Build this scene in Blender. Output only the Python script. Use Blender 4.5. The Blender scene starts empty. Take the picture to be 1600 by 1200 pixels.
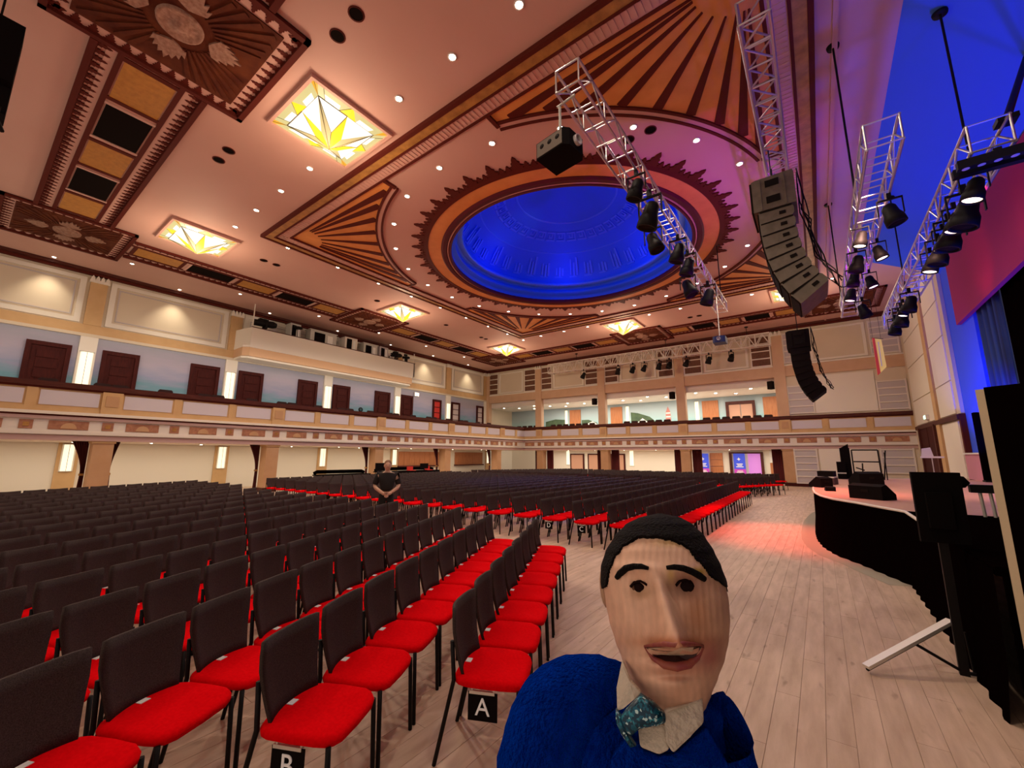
import bpy, bmesh, math, random
from mathutils import Vector, Matrix
random.seed(7)
S = bpy.context.scene
COL = S.collection
PI = math.pi
R = math.radians
# ------------------------------------------------------------------ camera
F_PX, YAW, PITCH, ROLL, EYE = 643.45, R(-36.47), R(9.836), R(0.245), 1.75
_f = Vector((math.sin(YAW)*math.cos(PITCH), math.cos(YAW)*math.cos(PITCH), math.sin(PITCH)))
_r = Vector((math.cos(YAW), -math.sin(YAW), 0.0))
_u = _r.cross(_f)
CR = _r*math.cos(ROLL) + _u*math.sin(ROLL)
CU = -_r*math.sin(ROLL) + _u*math.cos(ROLL)
CF = _f
CAM = Vector((0, 0, EYE))
cam = bpy.data.cameras.new('camera')
cam.sensor_width = 36.0
cam.lens = F_PX/1600*36.0
cam.clip_start = 0.05
cam.clip_end = 200
camo = bpy.data.objects.new('camera', cam)
COL.objects.link(camo)
m = Matrix.Identity(4)
for i in range(3):
    m[i][0], m[i][1], m[i][2], m[i][3] = CR[i], CU[i], -CF[i], CAM[i]
camo.matrix_world = m
S.camera = camo

def ray(x, y): return CR*((x-800)/F_PX) - CU*((y-600)/F_PX) + CF
def onz(x, y, z): d = ray(x, y); return CAM + d*((z-EYE)/d.z)
def onx(x, y, X): d = ray(x, y); return CAM + d*(X/d.x)
def ony(x, y, Y): d = ray(x, y); return CAM + d*(Y/d.y)
def proj(p):
    q = Vector(p)-CAM
    w = q.dot(CF)
    return (800+F_PX*q.dot(CR)/w, 600-F_PX*q.dot(CU)/w, w)

# ------------------------------------------------------------------ exposure, world, lamps
S.view_settings.view_transform = 'Standard'
S.view_settings.look = 'None'
S.view_settings.gamma = 1.0
S.view_settings.exposure = 0.30
S.view_settings.use_curve_mapping = False
try:
    S.cycles.use_denoising = True
    S.cycles.max_bounces = 6
    S.cycles.diffuse_bounces = 3
    S.cycles.sample_clamp_indirect = 4.0
except Exception:
    pass
W = bpy.data.worlds.new('hall_ambience')
S.world = W
W.use_nodes = True
W.node_tree.nodes['Background'].inputs[0].default_value = (1.0, 0.76, 0.60, 1)
W.node_tree.nodes['Background'].inputs[1].default_value = 0.50

def lamp(kind, name, loc, energy, color, target=None, size=0.3, size_y=None, angle=60, blend=0.6):
    d = bpy.data.lights.new(name, kind)
    d.energy = energy
    d.color = color
    if kind == 'AREA':
        d.size = size
        if size_y:
            d.shape = 'RECTANGLE'
            d.size_y = size_y
    else:
        d.shadow_soft_size = size
    if kind == 'SPOT':
        d.spot_size = R(angle)
        d.spot_blend = blend
    o = bpy.data.objects.new(name, d)
    COL.objects.link(o)
    o.location = loc
    if target is not None:
        v = Vector(target)-Vector(loc)
        o.rotation_euler = v.to_track_quat('-Z', 'Y').to_euler()
    return o

WARM = (1.0, 0.74, 0.50)
BLUE = (0.0, 0.035, 1.0)
LAMP_XY = [(-18.2, 4.55), (-9.03, 4.57), (-18.4, 14.4), (-18.5, 24.3), (-9.2, 24.1), (-0.2, 23.9)]
DOME_C = (-7.65, 14.17)
for (x, y) in LAMP_XY:
    lamp('POINT', 'lamp_bulb', (x, y, 8.5), 150, WARM, size=0.45)
# downward house lights in the recessed ceiling fittings
for k in range(8):
    a = R(-2.5+15*3*k)
    lamp('SPOT', 'house_downlight', (DOME_C[0]+6.95*math.cos(a), DOME_C[1]+6.95*math.sin(a), 9.76), 350, (1.0, 0.84, 0.65), (DOME_C[0]+6.95*math.cos(a), DOME_C[1]+6.95*math.sin(a), 0), size=0.08, angle=140, blend=0.5)
for (x, y) in ((-3.61, 5.05), (-10.98, 5.05), (-16.18, 5.05), (-16.2, 13.15), (-16.2, 23.25), (-0.2, 2.2), (-8.4, 23.1), (-2.4, 24.5), (-14.0, 24.5)):  # last pair added to brighten the far wall
    lamp('SPOT', 'house_downlight', (x, y, 9.76), 350, (1.0, 0.84, 0.65), (x, y, 0), size=0.08, angle=140, blend=0.5)
for y in (1.53, 5.78, 22.4, 27.6):
    lamp('SPOT', 'wall_washer', (-24.95, y, 9.76), 190, (1.0, 0.86, 0.64), (-25.10, y, 7.6), size=0.10, angle=84, blend=1.0)
lamp('AREA', 'soffit_light_left', (-23.4, 13.0, 2.18), 250, (1.0, 0.90, 0.70), (-23.4, 13.0, 0), 1.0, 27)
lamp('AREA', 'soffit_light_back', (-11.0, 32.6, 2.18), 330, (1.0, 0.92, 0.76), (-11.0, 32.6, 0), 20, 1.0)
lamp('AREA', 'gallery_light_back', (-11.0, 32.3, 6.15), 520, (1.0, 0.90, 0.76), (-11.0, 32.3, 0), 19, 1.0)
lamp('AREA', 'gallery_light_left', (-22.9, 12.0, 6.6), 130, (1.0, 0.88, 0.74), (-25.5, 12.0, 4.8), 25, 0.5)
# blue cove lamps of the dome
for k in range(6):
    a = k*PI/3
    lamp('POINT', 'dome_cove_lamp', (DOME_C[0]+3.4*math.cos(a), DOME_C[1]+3.4*math.sin(a), 10.7), 22, BLUE, size=0.25)
lamp('SPOT', 'dome_blue_fill', (DOME_C[0], DOME_C[1], 12.75), 3600, (0.10, 0.13, 1.0), (DOME_C[0], DOME_C[1], 0), size=0.15, angle=48, blend=0.8)  # added lamp giving the seats the dome's blue tint
# stage wash
for (x, y) in ((3.4, 6.5), (3.5, 10.0), (3.5, 13.5), (3.5, 17.0)):
    lamp('SPOT', 'stage_uplighter', (x, y, 1.30), 1000, BLUE, (x+0.6, y+0.5, 9.84), size=0.2, angle=84, blend=1.0)
lamp('SPOT', 'proscenium_uplighter', (3.2, 18.2, 1.3), 800, BLUE, (4.35, 20.4, 4.8), size=0.1, angle=70, blend=0.7)
lamp('SPOT', 'purple_washer', (2.6, 12.2, 1.35), 1500, (0.42, 0.02, 1.0), (-2.6, 12.6, 9.84), size=0.2, angle=52, blend=1.0)
lamp('SPOT', 'dome_highlight_fill', (DOME_C[0]+2.6, DOME_C[1]+1.5, 10.5), 90, (0.45, 0.75, 1.0), (DOME_C[0]-3.0, DOME_C[1]+0.2, 12.4), size=0.05, angle=22, blend=0.7)  # added spot making the pale highlight inside the dome
for y in (9.0, 12.5, 16.0):
    lamp('SPOT', 'magenta_floodlight', (2.3, y, 5.75), 60, (1.0, 0.0, 0.14), (4.2, y+0.6, 7.2), size=0.08, angle=52, blend=0.8)
lamp('SPOT', 'stage_red_washer', (-2.2, 12.0, 7.2), 3000, (1.0, 0.09, 0.05), (-0.5, 11.4, 0), size=0.15, angle=40, blend=1.0)
lamp('SPOT', 'stage_warm_washer', (1.1, 9.0, 6.4), 1200, (1.0, 0.58, 0.44), (1.4, 14.5, 1.0), size=0.15, angle=70, blend=0.8)
# ------------------------------------------------------------------ materials
MATS = {}
def mat(name, col, rough=0.6, metal=0.0, emit=0.0, ecol=None, col2=None, nscale=6.0, bump=0.0, bscale=60.0, stretch=(1, 1, 1), island=0.0, spec=0.5, ndet=4.0):
    if name in MATS: return MATS[name]
    mt = bpy.data.materials.new(name)
    mt.use_nodes = True
    nt = mt.node_tree
    b = nt.nodes['Principled BSDF']
    b.inputs['Base Color'].default_value = (*col, 1)
    b.inputs['Roughness'].default_value = rough
    b.inputs['Metallic'].default_value = metal
    b.inputs['Specular IOR Level'].default_value = spec
    if emit:
        b.inputs['Emission Color'].default_value = (*(ecol or col), 1)
        b.inputs['Emission Strength'].default_value = emit
    tc = None
    def coord():
        g = nt.nodes.new('ShaderNodeNewGeometry')
        mp = nt.nodes.new('ShaderNodeMapping')
        mp.inputs['Scale'].default_value = stretch
        nt.links.new(g.outputs['Position'], mp.inputs['Vector'])
        return mp.outputs['Vector']
    last = None
    if col2:
        tc = coord()
        n = nt.nodes.new('ShaderNodeTexNoise')
        n.inputs['Scale'].default_value = nscale
        n.inputs['Detail'].default_value = ndet
        nt.links.new(tc, n.inputs['Vector'])
        rp = nt.nodes.new('ShaderNodeValToRGB')
        rp.color_ramp.elements[0].position = 0.32
        rp.color_ramp.elements[1].position = 0.68
        rp.color_ramp.elements[0].color = (*col, 1)
        rp.color_ramp.elements[1].color = (*col2, 1)
        nt.links.new(n.outputs['Fac'], rp.inputs['Fac'])
        last = rp.outputs['Color']
    if island:
        g = nt.nodes.new('ShaderNodeNewGeometry')
        oi = nt.nodes.new('ShaderNodeObjectInfo')
        ad = nt.nodes.new('ShaderNodeMath'); ad.operation = 'ADD'
        nt.links.new(g.outputs['Random Per Island'], ad.inputs[0])
        nt.links.new(oi.outputs['Random'], ad.inputs[1])
        fr = nt.nodes.new('ShaderNodeMath'); fr.operation = 'FRACT'
        nt.links.new(ad.outputs[0], fr.inputs[0])
        mr = nt.nodes.new('ShaderNodeMapRange')
        mr.inputs['To Min'].default_value = 1-island
        mr.inputs['To Max'].default_value = 1+island*0.6
        nt.links.new(fr.outputs[0], mr.inputs['Value'])
        hs = nt.nodes.new('ShaderNodeHueSaturation')
        nt.links.new(mr.outputs[0], hs.inputs['Value'])
        if last: nt.links.new(last, hs.inputs['Color'])
        else: hs.inputs['Color'].default_value = (*col, 1)
        last = hs.outputs['Color']
    if last: nt.links.new(last, b.inputs['Base Color'])
    if bump:
        tc = coord()
        n = nt.nodes.new('ShaderNodeTexNoise')
        n.inputs['Scale'].default_value = bscale
        n.inputs['Detail'].default_value = 3
        nt.links.new(tc, n.inputs['Vector'])
        bp = nt.nodes.new('ShaderNodeBump')
        bp.inputs['Strength'].default_value = bump
        bp.inputs['Distance'].default_value = 0.02
        nt.links.new(n.outputs['Fac'], bp.inputs['Height'])
        nt.links.new(bp.outputs['Normal'], b.inputs['Normal'])
    MATS[name] = mt
    return mt

CEIL = mat('ceiling_paint', (0.66, 0.40, 0.33), 0.7, col2=(0.62, 0.36, 0.29), nscale=0.4)
PINK = mat('pink_plaster', (0.64, 0.37, 0.30), 0.6)
GOLD = mat('gilded_plaster', (0.52, 0.26, 0.06), 0.45, col2=(0.33, 0.15, 0.035), nscale=5, bump=0.5, bscale=16)
BROWN = mat('dark_red_brown_paint', (0.105, 0.016, 0.010), 0.7, spec=0.12)
ORANGE = mat('orange_brown_paint', (0.80, 0.335, 0.085), 0.65, col2=(0.70, 0.27, 0.06), nscale=2.0, bump=0.1, bscale=8)
AMBER = mat('amber_panel', (0.55, 0.24, 0.03), 0.5, col2=(0.44, 0.18, 0.02), nscale=9, bump=0.2, bscale=40)
VENT = mat('vent_black', (0.008, 0.004, 0.003), 0.9, spec=0.05)
MED = mat('medallion_brown', (0.075, 0.014, 0.007), 0.75, col2=(0.14, 0.035, 0.012), nscale=3.2, bump=0.5, bscale=7, spec=0.15)
MEDPALE = mat('medallion_pale', (0.42, 0.24, 0.17), 0.7, col2=(0.25, 0.11, 0.07), nscale=12, bump=0.4, bscale=25)
CREAM = mat('cream_wall', (0.72, 0.61, 0.46), 0.75, col2=(0.69, 0.58, 0.43), nscale=0.8)
CREAMW = mat('pale_cream_wall', (0.84, 0.77, 0.66), 0.75)
WHITE = mat('white_plaster', (0.78, 0.70, 0.62), 0.7)
LILAC = mat('lilac_panel_paint', (0.66, 0.60, 0.66), 0.7)
OCHRE = mat('ochre_pilaster', (0.66, 0.42, 0.20), 0.7, col2=(0.60, 0.37, 0.17), nscale=2.5)
PEACH = mat('peach_pilaster', (0.66, 0.43, 0.27), 0.7, col2=(0.62, 0.39, 0.24), nscale=2)
TAN = mat('tan_column', (0.58, 0.34, 0.18), 0.7, col2=(0.53, 0.30, 0.15), nscale=2)
ROSE = mat('rose_moulding', (0.56, 0.36, 0.33), 0.65)
FRPAN = mat('terracotta_frieze', (0.46, 0.21, 0.12), 0.7, col2=(0.33, 0.13, 0.07), nscale=9, bump=0.4, bscale=18)
RAIL = mat('dark_wood_rail', (0.10, 0.022, 0.012), 0.5, col2=(0.06, 0.012, 0.008), nscale=3, stretch=(1, 1, 8), spec=0.25)
DOORW = mat('mahogany_door', (0.075, 0.013, 0.010), 0.65, spec=0.12, col2=(0.045, 0.008, 0.007), nscale=6, stretch=(3, 3, 0.5))
DOORO = mat('orange_wood_door', (0.52, 0.20, 0.075), 0.5, col2=(0.44, 0.15, 0.05), nscale=5, stretch=(3, 3, 0.4))
CURT = mat('maroon_curtain', (0.12, 0.012, 0.012), 0.9, col2=(0.07, 0.006, 0.006), nscale=3, stretch=(6, 6, 0.2))
FLOORM = mat('oak_plank', (0.64, 0.46, 0.345), 0.5, col2=(0.47, 0.32, 0.225), nscale=1.7, stretch=(7, 1.1, 1), island=0.06, bump=0.06, bscale=20, ndet=8, spec=0.35)
JOINT = mat('plank_joint', (0.44, 0.30, 0.21), 0.8)
CARPET = mat('grey_beige_edge_strip', (0.36, 0.30, 0.22), 0.9)
ALU = mat('aluminium_tube', (0.62, 0.58, 0.57), 0.35, 0.85)
STEEL = mat('steel_strip', (0.72, 0.67, 0.60), 0.4, 0.5)
BLACK = mat('black_metal', (0.006, 0.004, 0.004), 0.6, spec=0.2)
BLACKP = mat('black_plastic', (0.005, 0.003, 0.003), 0.8, spec=0.08)
DRAPE = mat('black_drape', (0.0025, 0.001, 0.001), 1.0, spec=0.0)
REDF = mat('red_seat_fabric', (0.80, 0.002, 0.006), 0.95, col2=(0.70, 0.001, 0.004), nscale=60, bump=0.15, bscale=300, spec=0.02)
BACKM = mat('charcoal_mesh_back', (0.070, 0.047, 0.041), 0.85, col2=(0.028, 0.018, 0.017), nscale=220, bump=0.3, bscale=500, spec=0.2)
TAGW = mat('white_card', (0.85, 0.83, 0.78), 0.6)
LTRW = mat('white_letter', (0.90, 0.88, 0.86), 0.6, emit=0.05)
SPK = mat('brown_grey_cabinet', (0.16, 0.12, 0.085), 0.6, col2=(0.12, 0.09, 0.06), nscale=8)
SPKD = mat('speaker_grille_black', (0.010, 0.006, 0.005), 0.85, spec=0.1)
LENS = mat('downlight_lens', (1, 1, 1), 0.3, emit=20.0, ecol=(1.0, 0.90, 0.72))
LENSF = mat('fixture_lens', (1, 1, 1), 0.3, emit=3.0, ecol=(1.0, 0.72, 0.50))
TUBE = mat('light_tube', (0.8, 0.76, 0.6), 0.5, emit=0.75, ecol=(1.0, 0.93, 0.68))
DOMEM = mat('dome_blue_light', (0.015, 0.13, 0.80), 0.45, spec=0.25)  # blue of the cove light put into the shell colour
DOMEK = mat('dome_relief_blue_light', (0.03, 0.18, 0.88), 0.4)  # same cove-light blue in the relief colour
DARKRING = mat('plum_moulding', (0.10, 0.012, 0.022), 0.6, spec=0.15)
STAGEW = mat('stage_deck_wood', (0.62, 0.34, 0.24), 0.5, col2=(0.54, 0.28, 0.20), nscale=3, stretch=(1, 6, 1))
CRIMSON = mat('red_light_cloth', (0.42, 0.012, 0.075), 0.9)  # header cloth carries the red stage light in its colour
BLUEP = mat('blue_light_flat', (0.03, 0.10, 0.85), 0.8)  # blue stage light on the proscenium put into this colour
BLUECL = mat('blue_drape', (0.01, 0.05, 0.30), 0.9, col2=(0.004, 0.012, 0.08), nscale=2.2, stretch=(4, 4, 0.05))
GREYP = mat('grey_panel', (0.55, 0.49, 0.49), 0.7)
BULK = mat('equipment_grey', (0.55, 0.52, 0.47), 0.6)

# dark knots and scuffs on the boards
_nt = FLOORM.node_tree
_b = _nt.nodes['Principled BSDF']
_src = _b.inputs['Base Color'].links[0].from_socket
_g = _nt.nodes.new('ShaderNodeNewGeometry'); _mp = _nt.nodes.new('ShaderNodeMapping'); _mp.inputs['Scale'].default_value = (9, 3.2, 1)
_nt.links.new(_g.outputs['Position'], _mp.inputs['Vector'])
_n = _nt.nodes.new('ShaderNodeTexNoise'); _n.inputs['Scale'].default_value = 1.0; _n.inputs['Detail'].default_value = 2.0
_nt.links.new(_mp.outputs[0], _n.inputs['Vector'])
_r = _nt.nodes.new('ShaderNodeValToRGB'); _r.color_ramp.elements[0].position = 0.66; _r.color_ramp.elements[1].position = 0.80
_r.color_ramp.elements[0].color = (1, 1, 1, 1); _r.color_ramp.elements[1].color = (0.42, 0.36, 0.30, 1)
_nt.links.new(_n.outputs['Fac'], _r.inputs['Fac'])
_m = _nt.nodes.new('ShaderNodeMix'); _m.data_type = 'RGBA'; _m.blend_type = 'MULTIPLY'; _m.inputs['Factor'].default_value = 1.0
_nt.links.new(_src, _m.inputs['A']); _nt.links.new(_r.outputs['Color'], _m.inputs['B'])
_nt.links.new(_m.outputs['Result'], _b.inputs['Base Color'])

def gradient_mat(name, stops, zlo, zhi, cloud=0.15, cscale=0.9):
    mt = bpy.data.materials.new(name); mt.use_nodes = True
    nt = mt.node_tree; b = nt.nodes['Principled BSDF']
    b.inputs['Roughness'].default_value = 0.8
    g = nt.nodes.new('ShaderNodeNewGeometry')
    sp = nt.nodes.new('ShaderNodeSeparateXYZ')
    nt.links.new(g.outputs['Position'], sp.inputs[0])
    mr = nt.nodes.new('ShaderNodeMapRange')
    mr.inputs['From Min'].default_value = zlo
    mr.inputs['From Max'].default_value = zhi
    nt.links.new(sp.outputs['Z'], mr.inputs['Value'])
    mp = nt.nodes.new('ShaderNodeMapping'); mp.inputs['Scale'].default_value = (cscale, cscale, cscale*5)
    nt.links.new(g.outputs['Position'], mp.inputs['Vector'])
    n = nt.nodes.new('ShaderNodeTexNoise'); n.inputs['Scale'].default_value = 1.0; n.inputs['Detail'].default_value = 5
    nt.links.new(mp.outputs[0], n.inputs['Vector'])
    ad = nt.nodes.new('ShaderNodeMath'); ad.operation = 'MULTIPLY_ADD'
    ad.inputs[1].default_value = cloud*2
    nt.links.new(n.outputs['Fac'], ad.inputs[0])
    sb = nt.nodes.new('ShaderNodeMath'); sb.operation = 'SUBTRACT'; sb.inputs[1].default_value = cloud
    nt.links.new(mr.outputs[0], sb.inputs[0])
    nt.links.new(sb.outputs[0], ad.inputs[2])
    rp = nt.nodes.new('ShaderNodeValToRGB')
    cr = rp.color_ramp
    while len(cr.elements) > 1: cr.elements.remove(cr.elements[-1])
    cr.elements[0].position = stops[0][0]; cr.elements[0].color = (*stops[0][1], 1)
    for p, c in stops[1:]:
        e = cr.elements.new(p); e.color = (*c, 1)
    nt.links.new(ad.outputs[0], rp.inputs['Fac'])
    nt.links.new(rp.outputs['Color'], b.inputs['Base Color'])
    return mt
MURAL = gradient_mat('sea_and_sky_mural', [(0.25, (0.10, 0.30, 0.36)), (0.45, (0.17, 0.36, 0.45)), (0.60, (0.34, 0.36, 0.52)), (0.8, (0.48, 0.44, 0.54)), (1.0, (0.42, 0.42, 0.50))], 3.2, 6.8)
MURALB = gradient_mat('pale_cyan_mural', [(0.30, (0.20, 0.50, 0.58)), (0.5, (0.42, 0.60, 0.62)), (0.75, (0.48, 0.58, 0.62)), (1.0, (0.40, 0.52, 0.58))], 3.2, 6.4)

# ------------------------------------------------------------------ mesh helpers
class MB:
    def __init__(s): s.v = []; s.f = []; s.m = []; s.sm = []
    def add(s, vs, fs, mi=0, smooth=False):
        o = len(s.v)
        s.v += [tuple(v) for v in vs]
        s.f += [tuple(i+o for i in f) for f in fs]
        s.m += [mi]*len(fs); s.sm += [smooth]*len(fs)
        return s
    def box(s, x0, x1, y0, y1, z0, z1, mi=0):
        vs = [(x, y, z) for z in (z0, z1) for y in (y0, y1) for x in (x0, x1)]
        return s.add(vs, [(0, 2, 3, 1), (4, 5, 7, 6), (0, 1, 5, 4), (2, 6, 7, 3), (0, 4, 6, 2), (1, 3, 7, 5)], mi)
    def prism(s, pts, z0, z1, mi=0):          # polygon in xy, extruded in z
        n = len(pts)
        vs = [(p[0], p[1], z0) for p in pts]+[(p[0], p[1], z1) for p in pts]
        fs = [tuple(range(n-1, -1, -1)), tuple(range(n, 2*n))]+[(i, (i+1) % n, n+(i+1) % n, n+i) for i in range(n)]
        return s.add(vs, fs, mi)
    def tube(s, pts, r, k=8, mi=0, cap=True, smooth=True):
        pts = [Vector(p) for p in pts]
        n = len(pts)
        rr = r if isinstance(r, (list, tuple)) else [r]*n
        vs = []; fs = []
        prev = None
        for i, p in enumerate(pts):
            t = (pts[min(i+1, n-1)]-pts[max(i-1, 0)]).normalized()
            if prev is None:
                a = Vector((0, 0, 1)) if abs(t.z) < 0.9 else Vector((1, 0, 0))
                x = t.cross(a).normalized()
            else:
                x = (prev-t*prev.dot(t)).normalized()
            prev = x
            y = t.cross(x)
            for j in range(k):
                an = 2*PI*j/k
                vs.append(p+(x*math.cos(an)+y*math.sin(an))*rr[i])
        for i in range(n-1):
            for j in range(k):
                fs.append((i*k+j, i*k+(j+1) % k, (i+1)*k+(j+1) % k, (i+1)*k+j))
        s.add(vs, fs, mi, smooth)
        if cap:
            o = len(s.v)-n*k
            s.f += [tuple(o+j for j in range(k-1, -1, -1)), tuple(o+(n-1)*k+j for j in range(k))]
            s.m += [mi, mi]; s.sm += [False, False]
        return s
    def lathe(s, prof, k=24, mi=0, c=(0, 0, 0), smooth=True, a0=0.0, a1=2*PI):
        full = abs(a1-a0-2*PI) < 1e-6
        kk = k if full else k+1
        vs = []
        for (r, z) in prof:
            for j in range(kk):
                an = a0+(a1-a0)*j/k
                vs.append((c[0]+r*math.cos(an), c[1]+r*math.sin(an), c[2]+z))
        fs = []
        for i in range(len(prof)-1):
            for j in range(k):
                j2 = (j+1) % kk
                fs.append((i*kk+j, i*kk+j2, (i+1)*kk+j2, (i+1)*kk+j))
        return s.add(vs, fs, mi, smooth)
    def xf(s, M):
        s.v = [tuple(M @ Vector(v)) for v in s.v]
        return s
    def mesh(s, name, mats):
        me = bpy.data.meshes.new(name)
        me.from_pydata(s.v, [], s.f)
        for mt in (mats if isinstance(mats, (list, tuple)) else [mats]): me.materials.append(mt)
        if any(s.m): me.polygons.foreach_set('material_index', s.m)
        if any(s.sm): me.polygons.foreach_set('use_smooth', s.sm)
        me.update()
        return me
    def build(s, name, mats, parent=None, loc=None, rotz=0.0):
        return link(name, s.mesh(name, mats), parent, loc, rotz)

def link(name, data, parent=None, loc=None, rotz=0.0):
    o = bpy.data.objects.new(name, data)
    COL.objects.link(o)
    if parent is not None: o.parent = parent
    if loc is not None: o.location = loc
    if rotz: o.rotation_euler = (0, 0, rotz)
    return o
def tag(o, label, cat, group=None, kind=None):
    o['label'] = label
    o['category'] = cat
    if group: o['group'] = group
    if kind: o['kind'] = kind
    return o
def thing(name, label, cat, loc=(0, 0, 0), rotz=0.0, group=None, kind=None):
    return tag(link(name, None, None, loc, rotz), label, cat, group, kind)
def box(name, mt, parent, x0, x1, y0, y1, z0, z1):
    return MB().box(x0, x1, y0, y1, z0, z1).build(name, mt, parent)
_unit = {}
def rod(name, mt, parent, a, b, r, k=6):
    key = (mt.name, k)
    if key not in _unit:
        _unit[key] = MB().tube([(0, 0, 0), (0, 0, 1)], 1.0, k).mesh('rod', mt)
    a = Vector(a); b = Vector(b); d = b-a
    o = link(name, _unit[key], parent)
    o.matrix_local = Matrix.Translation(a) @ d.to_track_quat('Z', 'Y').to_matrix().to_4x4() @ Matrix.Diagonal((r, r, d.length, 1))
    return o
def copy_tree(o, parent=None):
    c = o.copy()
    COL.objects.link(c)
    c.parent = parent
    for ch in list(o.children): copy_tree(ch, c)
    return c
ORD1 = ['', 'first', 'second', 'third', 'fourth', 'fifth', 'sixth', 'seventh', 'eighth', 'ninth', 'tenth', 'eleventh', 'twelfth', 'thirteenth', 'fourteenth', 'fifteenth', 'sixteenth', 'seventeenth', 'eighteenth', 'nineteenth']
ORD10 = {2: ('twentieth', 'twenty'), 3: ('thirtieth', 'thirty'), 4: ('fortieth', 'forty')}
def ordw(n):
    if n < 20: return ORD1[n]
    t, u = divmod(n, 10)
    return ORD10[t][0] if u == 0 else ORD10[t][1]+'-'+ORD1[u]
def text_mesh(s, size, mt, name='letter'):
    cu = bpy.data.curves.new('t', 'FONT')
    cu.body = s; cu.size = size; cu.extrude = 0.002; cu.align_x = 'CENTER'; cu.align_y = 'CENTER'
    to = bpy.data.objects.new('t', cu)
    COL.objects.link(to)
    dg = bpy.context.evaluated_depsgraph_get()
    me = bpy.data.meshes.new_from_object(to.evaluated_get(dg))
    bpy.data.objects.remove(to)
    me.materials.clear(); me.materials.append(mt)
    me.name = name
    return me
# ------------------------------------------------------------------ room shell
X1, X2, XR, Y0, Y1, Y2, ZC = -21.1, -25.55, 4.2, -2.4, 30.4, 34.6, 9.84
ZS = 2.2        # balcony soffit
# floor and its boards
floor = tag(box('floor', JOINT, None, -26.0, 9.0, -3.0, 35.0, -0.12, -0.006), 'pale oak board floor of the hall', 'floor', kind='structure')
PW, PL = 0.15, 1.9
def plank_mesh(w, l):
    c = 0.001
    mb = MB()
    o = [(-w/2, -l/2), (w/2, -l/2), (w/2, l/2), (-w/2, l/2)]
    i = [(-w/2+c, -l/2+c), (w/2-c, -l/2+c), (w/2-c, l/2-c), (-w/2+c, l/2-c)]
    vs = [(x, y, -0.006) for x, y in o]+[(x, y, -0.002) for x, y in o]+[(x, y, 0) for x, y in i]
    fs = [(k, (k+1) % 4, 4+(k+1) % 4, 4+k) for k in range(4)]+[(4+k, 4+(k+1) % 4, 8+(k+1) % 4, 8+k) for k in range(4)]+[(8, 9, 10, 11)]
    mb.add(vs, fs)
    return mb
pm = plank_mesh(PW-0.0014, PL-0.0014).mesh('plank', FLOORM)
rows = [(-3.07+PW*i) for i in range(28)]
for i, x in enumerate(rows):
    off = (i*0.73) % PL
    for j in range(10):
        y = -0.6+off+j*PL
        link('plank', pm, floor, (x, y, 0))
far = MB()
def far_row(x, ya, yb, l=3.6):
    off = random.random()*l
    y = ya-off
    while y < yb:
        a, b = max(y, ya), min(y+l, yb)
        if b-a > 0.05:
            q = plank_mesh(PW-0.0014, b-a-0.0014)
            far.add([(v[0]+x, v[1]+(a+b)/2, v[2]) for v in q.v], q.f)
        y += l
for i, x in enumerate(rows):
    off = (i*0.73) % PL
    far_row(x, -0.6+off+9.5*PL, 34.9)
    far_row(x, -2.9, -0.6+off-PL/2)
k = 1
while rows[0]-PW*k > -25.9:
    far_row(rows[0]-PW*k, -2.9, 34.9); k += 1
k = 1
while rows[-1]+PW*k < 8.9:
    far_row(rows[-1]+PW*k, -2.9, 34.9); k += 1
fp = far.build('plank_field', FLOORM, floor); fp['kind'] = 'stuff'

# ceiling sheet with the round dome opening
RD = 4.78
def ring_sheet(z, flip):
    n = 128
    inner, outer = [], []
    xa, xb, ya, yb = X2-0.35, 9.0, Y0-0.6, Y1+0.3
    angs = sorted([2*PI*i/n for i in range(n)]+[math.atan2(yy-DOME_C[1], xx-DOME_C[0]) % (2*PI) for xx in (xa, xb) for yy in (ya, yb)])
    for a in angs:
        c, s = math.cos(a), math.sin(a)
        inner.append((DOME_C[0]+RD*c, DOME_C[1]+RD*s, z))
        t = min(((xb if c > 0 else xa)-DOME_C[0])/c if abs(c) > 1e-9 else 1e9, ((yb if s > 0 else ya)-DOME_C[1])/s if abs(s) > 1e-9 else 1e9)
        outer.append((DOME_C[0]+t*c, DOME_C[1]+t*s, z))
    k = len(angs)
    fs = [(i, (i+1) % k, k+(i+1) % k, k+i) for i in range(k)]
    if flip: fs = [f[::-1] for f in fs]
    return inner+outer, fs
cm = MB()
v, f = ring_sheet(ZC, False); cm.add(v, f)
v, f = ring_sheet(ZC+0.25, True); cm.add(v, f)
ceiling = tag(cm.build('ceiling', CEIL), 'pink-beige ceiling with painted fans and borders', 'ceiling', kind='structure')

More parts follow.
